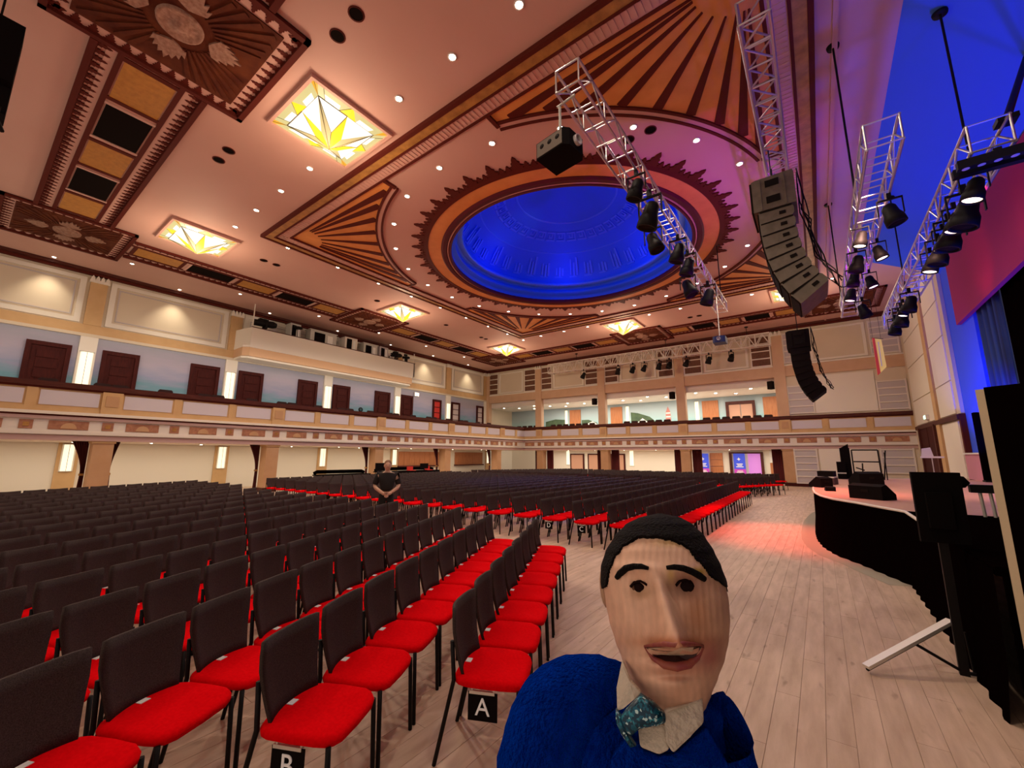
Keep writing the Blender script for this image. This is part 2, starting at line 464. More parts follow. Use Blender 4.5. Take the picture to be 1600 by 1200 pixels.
# ---- the square border round the dome
HS = 8.35
def sqband(name, mt, h0, h1, d):
    mb = MB(); cx, cy = DOME_C
    for (xa, xb, ya, yb) in ((-h1, h1, -h1, -h0), (-h1, h1, h0, h1), (-h1, -h0, -h0, h0), (h0, h1, -h0, h0)):
        mb.box(cx+xa, cx+xb, cy+ya, cy+yb, ZC-d, ZC)
    return mb.build(name, mt, ceiling)
sqband('border_edge', BROWN, HS-0.10, HS, 0.11)
sqband('border_gilt', GOLD, HS-0.33, HS-0.10, 0.085)
sqband('border_line', BROWN, HS-0.39, HS-0.33, 0.10)
sqband('border_band', PINK, HS-0.72, HS-0.39, 0.05)
sqband('border_inner_line', BROWN, HS-0.79, HS-0.72, 0.07)
fl = MB(); n = int(2*(HS-0.45)/0.13)
for i in range(n):
    t = -(HS-0.5)+i*0.13; cx, cy = DOME_C
    for s in (-1, 1):
        a, b = sorted((s*(HS-0.68), s*(HS-0.42)))
        fl.box(cx+t, cx+t+0.06, cy+a, cy+b, ZC-0.068, ZC-0.05)
        fl.box(cx+a, cx+b, cy+t, cy+t+0.06, ZC-0.068, ZC-0.05)
o = fl.build('flutes', PINK, ceiling); o['kind'] = 'stuff'
# ---- four corner fans
FI, RA, FE = HS-0.79, 7.55, 2.06
ye = math.sqrt(RA*RA-FE*FE)
a0, a1 = math.atan2(ye, FE), math.atan2(FE, ye)
arc = [(RA*math.cos(a0+(a1-a0)*i/28), RA*math.sin(a0+(a1-a0)*i/28)) for i in range(29)]
fan_poly = [(FE, FI), (FE, ye)]+arc[1:-1]+[(ye, FE), (FI, FE), (FI, FI)]
fan_me = MB().prism(fan_poly[::-1], -0.02, 0.0).mesh('fan_panel', ORANGE)
rim = MB()
for (r0, r1, d, mi) in ((RA-0.05, RA+0.02, 0.07, 0), (RA-0.17, RA-0.05, 0.05, 1), (RA-0.24, RA-0.17, 0.08, 0)):
    q0 = [(r0*math.cos(a0+(a1-a0)*i/28), r0*math.sin(a0+(a1-a0)*i/28)) for i in range(29)]
    q1 = [(r1*math.cos(a0+(a1-a0)*i/28), r1*math.sin(a0+(a1-a0)*i/28)) for i in range(29)]
    for i in range(28): rim.prism([q0[i], q0[i+1], q1[i+1], q1[i]], -d, 0, mi)
rim.box(FE-0.10, FE, ye-0.12, FI, -0.08, 0).box(ye-0.12, FI, FE-0.10, FE, -0.08, 0)
rim_me = rim.mesh('fan_rim', [BROWN, PINK])
ray_mes = []
tip = Vector((FI-0.12, FI-0.12))
for i in range(9):
    ta = a0+(a1-a0)*(0.045+0.91*i/8)
    p1 = Vector((math.cos(ta), math.sin(ta)))*(RA+0.02)
    d = (p1-tip).normalized()
    nrm = Vector((-d.y, d.x))
    p0 = tip+d*0.85
    ray_mes.append(MB().prism([p0-nrm*0.018, p0+nrm*0.018, p1+nrm*0.12, p1-nrm*0.12], -0.045, -0.02).mesh('ray', BROWN))
for kq in range(4):
    fo = link('fan_panel', fan_me, ceiling, (DOME_C[0], DOME_C[1], ZC), kq*PI/2)
    link('fan_rim', rim_me, fo)
    for me in ray_mes: link('ray', me, fo)

# ---- dome
dome = thing('dome', 'blue-lit shallow ceiling dome inside a sunburst ring', 'dome', (DOME_C[0], DOME_C[1], ZC), kind='structure')
prof = [(4.78, 0.0), (4.78, 0.28), (4.62, 0.30), (4.62, 0.50), (4.70, 0.55)]
for i in range(13):
    a = PI/2*i/12
    prof.append((4.55*math.cos(a), 0.6+2.5*math.sin(a)))
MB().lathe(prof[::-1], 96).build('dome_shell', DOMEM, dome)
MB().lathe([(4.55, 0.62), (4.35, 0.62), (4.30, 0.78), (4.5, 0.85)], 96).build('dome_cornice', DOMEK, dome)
def shell_pt(an, el, inset): return Vector(((4.55*math.cos(el)-inset)*math.cos(an), (4.55*math.cos(el)-inset)*math.sin(an), 0.6+2.5*math.sin(el)-inset*0.4))
def patch(pts, name):
    mb = MB()
    for (an0, an1, e0, e1) in pts:
        a = [shell_pt(an0, e0, 0.05), shell_pt(an1, e0, 0.05), shell_pt(an1, e1, 0.05), shell_pt(an0, e1, 0.05)]
        b = [shell_pt(an0, e0, -0.03), shell_pt(an1, e0, -0.03), shell_pt(an1, e1, -0.03), shell_pt(an0, e1, -0.03)]
        mb.add(a+b, [(3, 2, 1, 0), (0, 1, 5, 4), (1, 2, 6, 5), (2, 3, 7, 6), (3, 0, 4, 7)])
    return mb.build(name, DOMEK, dome)
NK = 36
for i in range(NK):       # key-pattern frieze and leafy relief
    a = 2*PI*i/NK; w = 2*PI/NK
    patch([(a, a+w*0.82, R(47), R(48.2)), (a, a+w*0.82, R(53.5), R(54.6)), (a, a+w*0.09, R(48), R(54)), (a+w*0.25, a+w*0.34, R(49.5), R(53.8)), (a+w*0.25, a+w*0.62, R(49.5), R(50.6)), (a+w*0.53, a+w*0.62, R(49.5), R(52.2))], 'key_pattern')
    h = 8+5*((i*7) % 3)
    patch([(a+w*0.1, a+w*0.25, R(14), R(14+h)), (a+w*0.3, a+w*0.45, R(13), R(20+h*0.4)), (a+w*0.55, a+w*0.66, R(15), R(16+h*0.8)), (a+w*0.2, a+w*0.7, R(12), R(13.2))], 'leaf_relief')
for e in (R(36), R(62)):
    MB().lathe([(4.55*math.cos(e)+0.02, 0.6+2.5*math.sin(e)), (4.55*math.cos(e)-0.05, 0.6+2.5*math.sin(e)-0.03), (4.55*math.cos(e+R(1.2)), 0.6+2.5*math.sin(e+R(1.2)))], 96).build('dome_rib_ring', DOMEK, dome)
MB().lathe([(5.68, 0), (5.68, -0.05), (5.14, -0.05), (5.14, 0.0)], 128, smooth=False).build('orange_ring', ORANGE, dome)
MB().lathe([(5.16, 0), (5.16, -0.08), (5.10, -0.13), (4.96, -0.12), (4.92, -0.06), (4.87, -0.06), (4.84, -0.13), (4.78, -0.12), (4.75, -0.04), (4.78, 0.05)], 128, smooth=False).build('plum_moulding', DARKRING, dome)
MB().lathe([(4.92, -0.055), (4.92, -0.09), (4.895, -0.105), (4.87, -0.09), (4.87, -0.055)], 128).build('pink_bead', PINK, dome)
MB().lathe([(5.80, 0), (5.80, -0.045), (5.66, -0.07), (5.66, 0.0)], 128, smooth=False).build('ring_rim', BROWN, dome)
def fir(h, w):
    out = [(-w*0.5, 0)]
    n = 4
    for i in range(n):
        t = i/n
        out.append((-w*0.62*(1-t)-0.005, h*(t+0.02)+0.02))
        out.append((-w*0.36*(1-t), h*(t+0.16)))
    out.append((0, h))
    return out+[(-x, y) for x, y in out[:-1][::-1]]
tooth_b = MB().prism([(y, -x) for x, y in fir(0.56, 0.42)], -0.045, 0).mesh('sunburst_leaf', BROWN)
tooth_s = MB().prism([(y, -x) for x, y in fir(0.28, 0.24)], -0.04, 0).mesh('sunburst_leaf', BROWN)
NT = 48
for i in range(NT):
    a = 2*PI*i/NT
    for (da, me) in ((0, tooth_b), (0.36, tooth_s), (0.64, tooth_s)):
        an = a+da*2*PI/NT
        link('sunburst_leaf', me, dome, (5.74*math.cos(an), 5.74*math.sin(an), 0), an)

# ---- coffered border bands with fir-leaf edging
BYN, BXL, BYF, BXR = 1.5, -21.45, 27.1, 3.1
teeth = MB()
def leafrow(x0, y0, x1, y1, nx, ny, step=0.23, w=0.15, h=0.24):
    L = math.hypot(x1-x0, y1-y0); n = int(L/step)
    dx, dy = (x1-x0)/L, (y1-y0)/L
    for i in range(n):
        s = (i+0.5)*L/n
        px, py = x0+dx*s, y0+dy*s
        pts = [(px+dx*a+nx*b, py+dy*a+ny*b) for a, b in fir(h, w)]
        ar = sum(pts[j][0]*pts[(j+1) % len(pts)][1]-pts[(j+1) % len(pts)][0]*pts[j][1] for j in range(len(pts)))
        teeth.prism(pts if ar > 0 else pts[::-1], ZC-0.035, ZC-0.005)
def coffer_run(axis, c, s0, s1):
    def bx(name, mt, a0, a1, b0, b1, d):
        if axis == 'x': return box(name, mt, ceiling, a0, a1, c+b0, c+b1, ZC-d, ZC)
        return box(name, mt, ceiling, c+b0, c+b1, a0, a1, ZC-d, ZC)
    bx('coffer_ground', PINK, s0, s1, -0.72, 0.72, 0.02)
    for sg in (-1, 1):
        lo, hi = sorted((sg*0.86, sg*0.97))
        bx('coffer_edge', BROWN, s0, s1, lo, hi, 0.09)
        if axis == 'x': leafrow(s0, c+sg*0.87, s1, c+sg*0.87, 0, -sg)
        else: leafrow(c+sg*0.87, s0, c+sg*0.87, s1, -sg, 0)
        lo, hi = sorted((sg*0.46, sg*0.56))
        bx('coffer_line', BROWN, s0, s1, lo, hi, 0.05)
    n = max(1, round((s1-s0)/1.95)); n += (n+1) % 2
    p = (s1-s0)/n
    for i in range(n):
        a = s0+i*p
        if i % 2 == 0:
            bx('amber_panel', AMBER, a+0.20, a+p-0.20, -0.43, 0.43, 0.035)
            bx('coffer_line', BROWN, a+0.08, a+0.20, -0.46, 0.46, 0.05)
            bx('coffer_line', BROWN, a+p-0.20, a+p-0.08, -0.46, 0.46, 0.05)
        else:
            bx('vent_grille', VENT, a+0.12, a+p-0.12, -0.42, 0.42, 0.045)
            bx('coffer_line', PINK, a+0.02, a+0.10, -0.46, 0.46, 0.06)
            bx('coffer_line', PINK, a+p-0.10, a+p-0.02, -0.46, 0.46, 0.06)
def medallion(cx, cy):
    h = 1.66
    g = MB().box(cx-h, cx+h, cy-h, cy+h, ZC-0.02, ZC).build('medallion_ground', PINK, ceiling)
    e = MB()
    for (xa, xb, ya, yb) in ((-h, h, -h, -h+0.11), (-h, h, h-0.11, h), (-h, -h+0.11, -h, h), (h-0.11, h, -h, h)):
        e.box(cx+xa, cx+xb, cy+ya, cy+yb, ZC-0.09, ZC)
    e.build('medallion_edge', BROWN, g)
    b = h-0.10
    leafrow(cx-b, cy-b, cx+b, cy-b, 0, 1); leafrow(cx-b, cy+b, cx+b, cy+b, 0, -1)
    leafrow(cx-b, cy-b, cx-b, cy+b, 1, 0); leafrow(cx+b, cy-b, cx+b, cy+b, -1, 0)
    q = h-0.36
    MB().box(cx-q, cx+q, cy-q, cy+q, ZC-0.05, ZC-0.02).build('medallion_field', MED, g)
    MB().lathe([(0.0, -0.13), (0.10, -0.13), (0.12, -0.10), (0.30, -0.09), (0.33, -0.11), (0.36, -0.10), (0.37, -0.05)], 32, c=(cx, cy, ZC)).build('medallion_rose', MEDPALE, g)
    for k in range(4):
        an = PI/2*k
        pts = []
        for i in range(15):
            t = -1+2*i/14
            rr = 0.95-0.28*abs(t)+(0.09 if i % 2 else -0.03)
            pts.append((rr*math.cos(an+t*0.42), rr*math.sin(an+t*0.42)))
        pts += [(0.52*math.cos(an+0.22), 0.52*math.sin(an+0.22)), (0.46*math.cos(an), 0.46*math.sin(an)), (0.52*math.cos(an-0.22), 0.52*math.sin(an-0.22))]
        MB().prism([(cx+x, cy+y) for x, y in pts], ZC-0.09, ZC-0.05).build('palmette', MEDPALE, g)
        for j in range(7):
            a2 = an+PI/4+(j-3)*0.14
            d = Vector((math.cos(a2), math.sin(a2))); nn = Vector((-d.y, d.x)); c0 = Vector((cx, cy))
            L = min(1.28/max(abs(d.x), abs(d.y)), 1.75)
            a_, b_ = c0+d*0.55, c0+d*(L-0.06)
            MB().prism([a_-nn*0.02, b_-nn*0.05, b_+nn*0.05, a_+nn*0.02], ZC-0.075, ZC-0.05).build('medallion_ray', MED, g)
MX = [-21.45, -8.98, 3.1]
MY = [1.5, 14.3, 27.1]
for (a, b) in ((MX[0], MY[0]), (MX[1], MY[0]), (MX[0], MY[1]), (MX[0], MY[2]), (MX[1], MY[2])): medallion(a, b)
medallion(1.7, MY[2])
coffer_run('x', BYN, -19.75, -10.66)
coffer_run('x', BYN, -7.3, 1.4)
coffer_run('y', BXL, 3.2, 12.6)
coffer_run('y', BXL, 16.0, 25.4)
coffer_run('x', BYF, -19.75, -10.66)
coffer_run('x', BYF, -7.3, 0.0)
o = teeth.build('leaf_edging', BROWN, ceiling); o['kind'] = 'stuff'
# stage-side ceiling moulding
for (xa, xb, d, mt) in ((0.98, 1.07, 0.05, PINK),):
    box('border_line', mt, ceiling, xa, xb, Y0, Y1, ZC-d, ZC)

# ---- left wall
wl = MB().box(X2-0.35, X2, Y0, Y2, 0, ZC).build('wall_left', CREAM)
tag(wl, 'cream wall with sea mural and panelled upper bays', 'wall', kind='structure')
wall_left = wl
YP = [-2.45, 3.05, 8.60, 14.2, 19.78, 25.15, 30.2]
box('cornice', BROWN, wl, X2, X2+0.16, Y0, Y1, 9.62, 9.72)
box('cornice', RAIL, wl, X2, X2+0.30, Y0, Y1, 9.72, ZC)
box('ochre_beam', OCHRE, wl, X2, X2+0.10, Y0, Y1, 6.95, 7.36)
box('beam_moulding', CREAM, wl, X2, X2+0.16, Y0, Y1, 6.82, 6.95)
box('mural', MURAL, wl, X2, X2+0.02, Y0, Y1, 3.2, 6.82)
for i, y in enumerate(YP):
    w = 0.28
    box('pilaster', OCHRE, wl, X2, X2+0.14, y-w, y+w, 7.36, 9.30)
    cap = box('pilaster_capital', CREAMW, wl, X2, X2+0.2, y-w-0.05, y+w+0.05, 9.30, 9.40)
    for s in (-0.24, -0.08, 0.08, 0.24):
        MB().prism([(-0.08, 0), (0.08, 0), (0.05, 0.14), (0, 0.22), (-0.05, 0.14)], X2, X2+0.2).xf(Matrix(((0, 0, 1, 0), (1, 0, 0, y+s), (0, 1, 0, 9.40), (0, 0, 0, 1)))).build('capital_leaf', CREAMW, cap)
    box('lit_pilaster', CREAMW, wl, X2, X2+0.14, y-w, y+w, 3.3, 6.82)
    if i > 0:
        a, b = YP[i-1]+0.40, y-0.40
        fr = MB()
        for (ya, yb, za, zb) in ((a, b, 7.42, 7.62), (a, b, 9.34, 9.50), (a, a+0.2, 7.62, 9.34), (b-0.2, b, 7.62, 9.34)):
            fr.box(X2, X2+0.07, ya, yb, za, zb)
        pn = fr.build('panel_frame', CREAMW, wl)
        ln = MB()
        for (ya, yb, za, zb) in ((a+0.3, b-0.3, 7.72, 7.76), (a+0.3, b-0.3, 9.20, 9.24), (a+0.3, a+0.34, 7.76, 9.20), (b-0.34, b-0.3, 7.76, 9.20)):
            ln.box(X2, X2+0.035, ya, yb, za, zb)
        ln.build('panel_bead', GREYP, pn)
box('ground_wall', CREAMW, wl, X2, X2+0.03, Y0, Y2, 0, 2.2)
for (px, py) in ((105, 715), (345, 715), (503, 712), (615, 712), (761, 712)):
    y = onx(px, py, X2).y
    box('ground_pilaster', OCHRE, wl, X2, X2+0.10, y-0.32, y+0.32, 0, 2.2)
# wall tubes (real fittings)
def tube_light(loc, h, label, group, axis='x', w=0.16):
    t = thing('wall_light', label, 'wall light', loc, group=group)
    rot = 0 if axis == 'x' else -PI/2
    t.rotation_euler = (0, 0, rot)
    MB().box(0, 0.02, -w*1.3, w*1.3, 0, h).build('back_plate', CREAMW, t)
    MB().box(0.088, 0.093, -0.008, 0.008, 0.03, h-0.03).build('centre_strip', GREYP, t)
    MB().prism([(0.02, -w), (0.07, -w*0.8), (0.09, 0), (0.07, w*0.8), (0.02, w)], 0.03, h-0.03).build('tube', TUBE, t)
    for z in (0, h-0.03): MB().box(0.02, 0.08, -w*1.2, w*1.2, z, z+0.03).build('end_cap', BULK, t)
    return t
for i, (px, py) in enumerate(((105, 715), (345, 715), (503, 712), (615, 712), (761, 712))):
    y = onx(px, py, X2).y
    tube_light((X2+0.10, y, 1.0), 1.15, 'lit tube on a ground-floor pilaster under the mural-side balcony, %s from the far corner' % ordw(5-i), 'ground-floor tube lights')
for i, y in enumerate(YP[1:6]):
    tube_light((X2+0.14, y, 4.1), 2.05, 'tall lit tube between gallery doors of the mural wall, %s from the far corner' % ordw(5-i), 'gallery tube lights', w=0.2)

# ---- doors of the left gallery
def door(n, y0, y1, label, leafm, style='panel'):
    d = thing('door_%d' % n, label, 'door', (X2+0.02, 0, 3.85), kind='structure')
    H = 6.33-3.85
    fr = MB().add([(x, y, z) for x in (0, 0.12) for (y, z) in ((y0, 0), (y0, H), (y1, H), (y1, 0), (y1-0.15, 0), (y1-0.15, H-0.17), (y0+0.15, H-0.17), (y0+0.15, 0))], [(0, 1, 6, 7), (1, 2, 5, 6), (2, 3, 4, 5), (15, 14, 9, 8), (14, 13, 10, 9), (13, 12, 11, 10)]+[(i, 8+i, 8+(i+1) % 8, (i+1) % 8) for i in range(8)])
    fr.build('door_frame', DOORW, d)
    lf = MB().box(0, 0.05, y0+0.15, y1-0.15, 0, H-0.17).build('leaf', leafm, d)
    w = (y1-y0-0.3)
    if style == 'panel':
        for r in range(5):
            z0 = 0.12+r*(H-0.35)/5
            MB().box(0.05, 0.085, y0+0.15+w*0.18, y1-0.15-w*0.18, z0, z0+(H-0.35)/5-0.10).build('door_panel', DOORW, lf)
    else:
        for r in range(5):
            z0 = r*(H-0.2)/5
            MB().box(0.05, 0.08, y0+0.15, y1-0.15, z0, z0+0.05).build('glazing_bar', DOORW if style == 'bars' else TAGW, lf)
    return d
DL = [(1.29, 2.58), (3.54, 4.81), (6.81, 8.09), (9.01, 10.28), (12.29, 13.51), (14.59, 15.81), (17.81, 19.12), (20.07, 21.30)]
ords = ['first', 'second', 'third', 'fourth', 'fifth', 'sixth', 'seventh', 'eighth']
for i, (a, b) in enumerate(DL):
    door(i+1, a, b, 'dark panelled mahogany gallery door on the mural wall, %s from the far corner' % ords[7-i], DOORW)
REDB = mat('bright_red_board', (0.62, 0.03, 0.02), 0.6)
PALEB = mat('pale_pane', (0.62, 0.50, 0.48), 0.3)
door(9, 23.41, 24.36, 'bright red glazed gallery opening in the mural wall', REDB, 'bars')
door(10, 25.58, 26.63, 'dark-framed gallery opening with pale panes on the mural wall', PALEB, 'bars')
door(11, 28.90, 29.85, 'narrow dark-framed gallery opening beside the corner of the mural wall', PALEB, 'bars')

# ---- back wall (far wall)
wb = MB()
BX = [-25.4, -19.50, -13.55, -7.55, -1.57]
wb.box(X2, XR, Y1+0.02, Y1+0.35, 7.36, ZC).box(-1.3, XR, Y1+0.02, Y1+0.35, 0, 7.36)
wb.box(X2-0.3, 9.0, Y2, Y2+0.3, 0, 7.4)
wall_back = tag(wb.build('wall_back', CREAM), 'beige far wall above the open gallery bays', 'wall', kind='structure')
wbk = wall_back
box('cornice', BROWN, wbk, X2, XR, Y1-0.14, Y1+0.02, 9.62, 9.72)
box('cornice', RAIL, wbk, X2, XR, Y1-0.28, Y1+0.02, 9.72, ZC)
box('ochre_beam', PEACH, wbk, X2, XR, Y1-0.06, Y1+0.30, 6.66, 7.34)
box('beam_moulding', CREAMW, wbk, X2, XR, Y1-0.10, Y1+0.02, 7.32, 7.40)
box('gallery_header', WHITE, wbk, X2, -1.6, Y1+0.25, Y1+0.45, 6.2, 6.68)
box('gallery_ceiling', WHITE, wbk, X2, -1.3, Y1+0.3, Y2, 6.22, 6.30)
for i, x in enumerate(BX):
    w = 0.30
    box('pilaster', PEACH, wbk, x-w, x+w, Y1-0.14, Y1+0.30, 4.2, 9.30)
    cap = box('pilaster_capital', CREAMW, wbk, x-w-0.05, x+w+0.05, Y1-0.2, Y1+0.02, 9.30, 9.40)
    for s in (-0.22, 0.0, 0.22):
        MB().prism([(-0.09, 0), (0.09, 0), (0.05, 0.14), (0, 0.22), (-0.05, 0.14)], 0, 0.2).xf(Matrix(((1, 0, 0, x+s), (0, 0, 1, Y1-0.2), (0, 1, 0, 9.40), (0, 0, 0, 1)))).build('capital_leaf', CREAMW, cap)
VENTL = mat('louvre_brown', (0.20, 0.085, 0.045), 0.7, col2=(0.11, 0.04, 0.02), nscale=7, stretch=(9, 1, 1))
def louvres(x0, x1, z0, z1, n, mt, frame):
    fr = MB().box(x0-0.07, x0, Y1-0.05, Y1+0.02, z0-0.07, z1+0.07).box(x1, x1+0.07, Y1-0.05, Y1+0.02, z0-0.07, z1+0.07)
    p = (z1-z0)/n
    for i in range(n+1): fr.box(x0, x1, Y1-0.05, Y1+0.02, z0+i*p-0.035, z0+i*p+0.035)
    fo = fr.build('louvre_frame', frame, wbk)
    for i in range(n): box('louvre_panel', mt, fo, x0, x1, Y1-0.015, Y1+0.02, z0+i*p+0.035, z0+(i+1)*p-0.035)
for (a, b) in ((-25.30, -24.15), (-21.0, -19.88), (-19.18, -18.2), (-14.92, -13.9), (-13.2, -12.2), (-8.99, -8.0), (-7.17, -6.1), (-2.99, -1.98)):
    louvres(a, b, 7.46, 9.42, 4, VENTL, CREAMW)
louvres(-1.20, -0.1, 7.5, 9.38, 5, GREYP, WHITE)
louvres(2.95, 4.05, 7.5, 9.38, 5, GREYP, WHITE)
for (a, b) in ((-23.95, -21.2), (-18.0, -15.1), (-12.0, -9.2), (-5.9, -3.2), (0.1, 2.75)):
    fr = MB()
    for (xa, xb, za, zb) in ((a, b, 7.46, 7.58), (a, b, 9.32, 9.42), (a, a+0.14, 7.58, 9.32), (b-0.14, b, 7.58, 9.32)): fr.box(xa, xb, Y1-0.05, Y1+0.02, za, zb)
    fr.build('panel_frame', CREAMW, wbk)
# solid bay beside the stage
louvres(-1.22, -0.05, 4.35, 6.0, 4, GREYP, WHITE)
louvres(2.95, 4.08, 4.35, 5.9, 4, GREYP, WHITE)
box('plain_panel', CREAMW, wbk, 0.05, 2.85, Y1-0.03, Y1+0.02, 4.3, 6.55)
louvres(-1.22, -0.2, 0.2, 2.15, 5, GREYP, WHITE)
louvres(2.7, 3.95, 0.9, 2.15, 3, GREYP, WHITE)
box('plain_panel', CREAMW, wbk, -0.05, 2.6, Y1-0.03, Y1+0.02, 0.3, 2.2)
sk = box('baseboard_back', DOORW, None, -1.9, XR, Y1-0.06, Y1+0.02, 0, 0.18)
tag(sk, 'dark skirting along the far wall beside the stage', 'skirting', kind='structure')
# rear gallery wall
box('mural', MURALB, wbk, X2, -1.3, Y2-0.02, Y2, 3.2, 6.22)
box('ground_wall', CREAMW, wbk, X2, -1.3, Y2-0.02, Y2, 0, 2.2)
GREENH = mat('painted_green_hill', (0.10, 0.16, 0.08), 0.8, col2=(0.06, 0.10, 0.06), nscale=2)
def flat_y(name, mt, parent, pts, y, d=0.01):
    return MB().prism(pts, 0, d).xf(Matrix(((1, 0, 0, 0), (0, 0, -1, y), (0, 1, 0, 0), (0, 0, 0, 1)))).build(name, mt, parent)
flat_y('painted_hill', GREENH, wbk, [(-21.4, 4.2), (-19.2, 4.2), (-19.2, 5.1), (-20.3, 5.2), (-21.4, 5.0)], Y2-0.02)
flat_y('painted_hill', GREENH, wbk, [(-17.5, 4.2), (-15.6, 4.2), (-16.0, 4.7), (-16.8, 5.0), (-17.5, 5.0)], Y2-0.02)
flat_y('painted_hill', GREENH, wbk, [(-12.8, 4.2), (-10.3, 4.2), (-11.2, 5.0), (-12.2, 5.35), (-12.8, 5.45)], Y2-0.02)
flat_y('painted_house', TAGW, wbk, [(-12.3, 4.2), (-11.3, 4.2), (-11.3, 4.5), (-11.8, 4.9), (-12.3, 4.5)], Y2-0.035)
flat_y('painted_house', TAGW, wbk, [(-17.0, 4.2), (-15.9, 4.2), (-15.9, 4.55), (-16.4, 4.85), (-17.0, 4.6)], Y2-0.035)
tw = flat_y('painted_tower', mat('painted_tower_pink', (0.62, 0.25, 0.22), 0.8), wbk, [(-9.9, 4.2), (-9.45, 4.2), (-9.5, 5.3), (-9.68, 5.75), (-9.86, 5.3)], Y2-0.02)
for z in (4.5, 4.85, 5.15): flat_y('tower_band', TAGW, tw, [(-9.85, z), (-9.5, z), (-9.5, z+0.12), (-9.85, z+0.12)], Y2-0.035)
for (a, b) in ((-18.71, -17.58), (-14.61, -13.56), (-7.06, -5.91), (-2.97, -1.8)):
    box('timber_screen', DOORO, wbk, a, b, Y2-0.12, Y2-0.02, 3.4, 5.98)
for (a, b) in ((-18.74, -17.32), (-16.96, -15.5), (-14.75, -13.46)):
    gd = box('ground_door_frame', DOORW, wbk, a, b, Y2-0.10, Y2-0.02, 0, 1.93)
    box('ground_door_leaf', mat('salmon_door', (0.56, 0.30, 0.20), 0.6), gd, a+0.13, b-0.13, Y2-0.13, Y2-0.10, 0, 1.82)
dd = thing('door_12', 'dark-framed double door at the back of the far gallery', 'door', kind='structure')
MB().box(-5.40, -5.2, Y2-0.2, Y2-0.02, 3.4, 5.8).box(-3.65, -3.47, Y2-0.2, Y2-0.02, 3.4, 5.8).box(-5.2, -3.65, Y2-0.2, Y2-0.02, 5.58, 5.8).build('door_frame', RAIL, dd)
for (a, b) in ((-5.2, -4.45), (-4.40, -3.65)): box('leaf', mat('salmon_door', (0.56, 0.30, 0.20)), dd, a, b, Y2-0.12, Y2-0.02, 3.4, 5.56)
dd2 = thing('door_13', 'dark-framed ground-floor doorway opening on a lilac-lit lobby', 'door', kind='structure')
MB().box(-5.45, -5.28, Y2-0.2, Y2-0.02, 0, 2.06).box(-3.45, -3.28, Y2-0.2, Y2-0.02, 0, 2.06).box(-5.28, -3.45, Y2-0.2, Y2-0.02, 1.95, 2.06).build('door_frame', RAIL, dd2)
box('lobby_glow', mat('lilac_lobby', (0.55, 0.22, 0.60), 0.6, emit=0.35, ecol=(0.75, 0.25, 0.75)), dd2, -4.25, -3.45, Y2-0.05, Y2-0.02, 0, 1.95)
box('lobby_wall', CREAMW, dd2, -5.28, -4.25, Y2-0.05, Y2-0.02, 0, 1.95)
fo = thing('door_14', 'orange timber folding door on the far ground-floor wall', 'door', kind='structure')
for r in range(4): box('door_board', DOORO, fo, -6.78, -5.9, Y2-0.12, Y2-0.02, 0.02+r*0.5, 0.49+r*0.5)
fo = thing('door_15', 'narrow orange timber door with white panes beside the far corner pillar', 'door', kind='structure')
box('leaf', DOORO, fo, -2.9, -2.1, Y2-0.12, Y2-0.02, 0, 1.3)
for z in (1.33, 1.77): box('pane', TAGW, fo, -2.9, -2.1, Y2-0.10, Y2-0.02, z, z+0.38)
for i, x in enumerate((-19.0, -12.9)): tube_light((x, Y2-0.02, 0.9), 1.3, 'lit tube on the cream wall behind the far ground-floor pillars, %s from the mural wall' % ordw(i+1), 'far ground-floor tube lights', 'y')
for i, x in enumerate((-19.1, -13.1, -7.45)): tube_light((x, Y2-0.02, 4.1), 1.9, 'lit tube beside a timber screen of the far gallery, %s from the mural wall' % ordw(i+1), 'far gallery tube lights', 'y', 0.12)

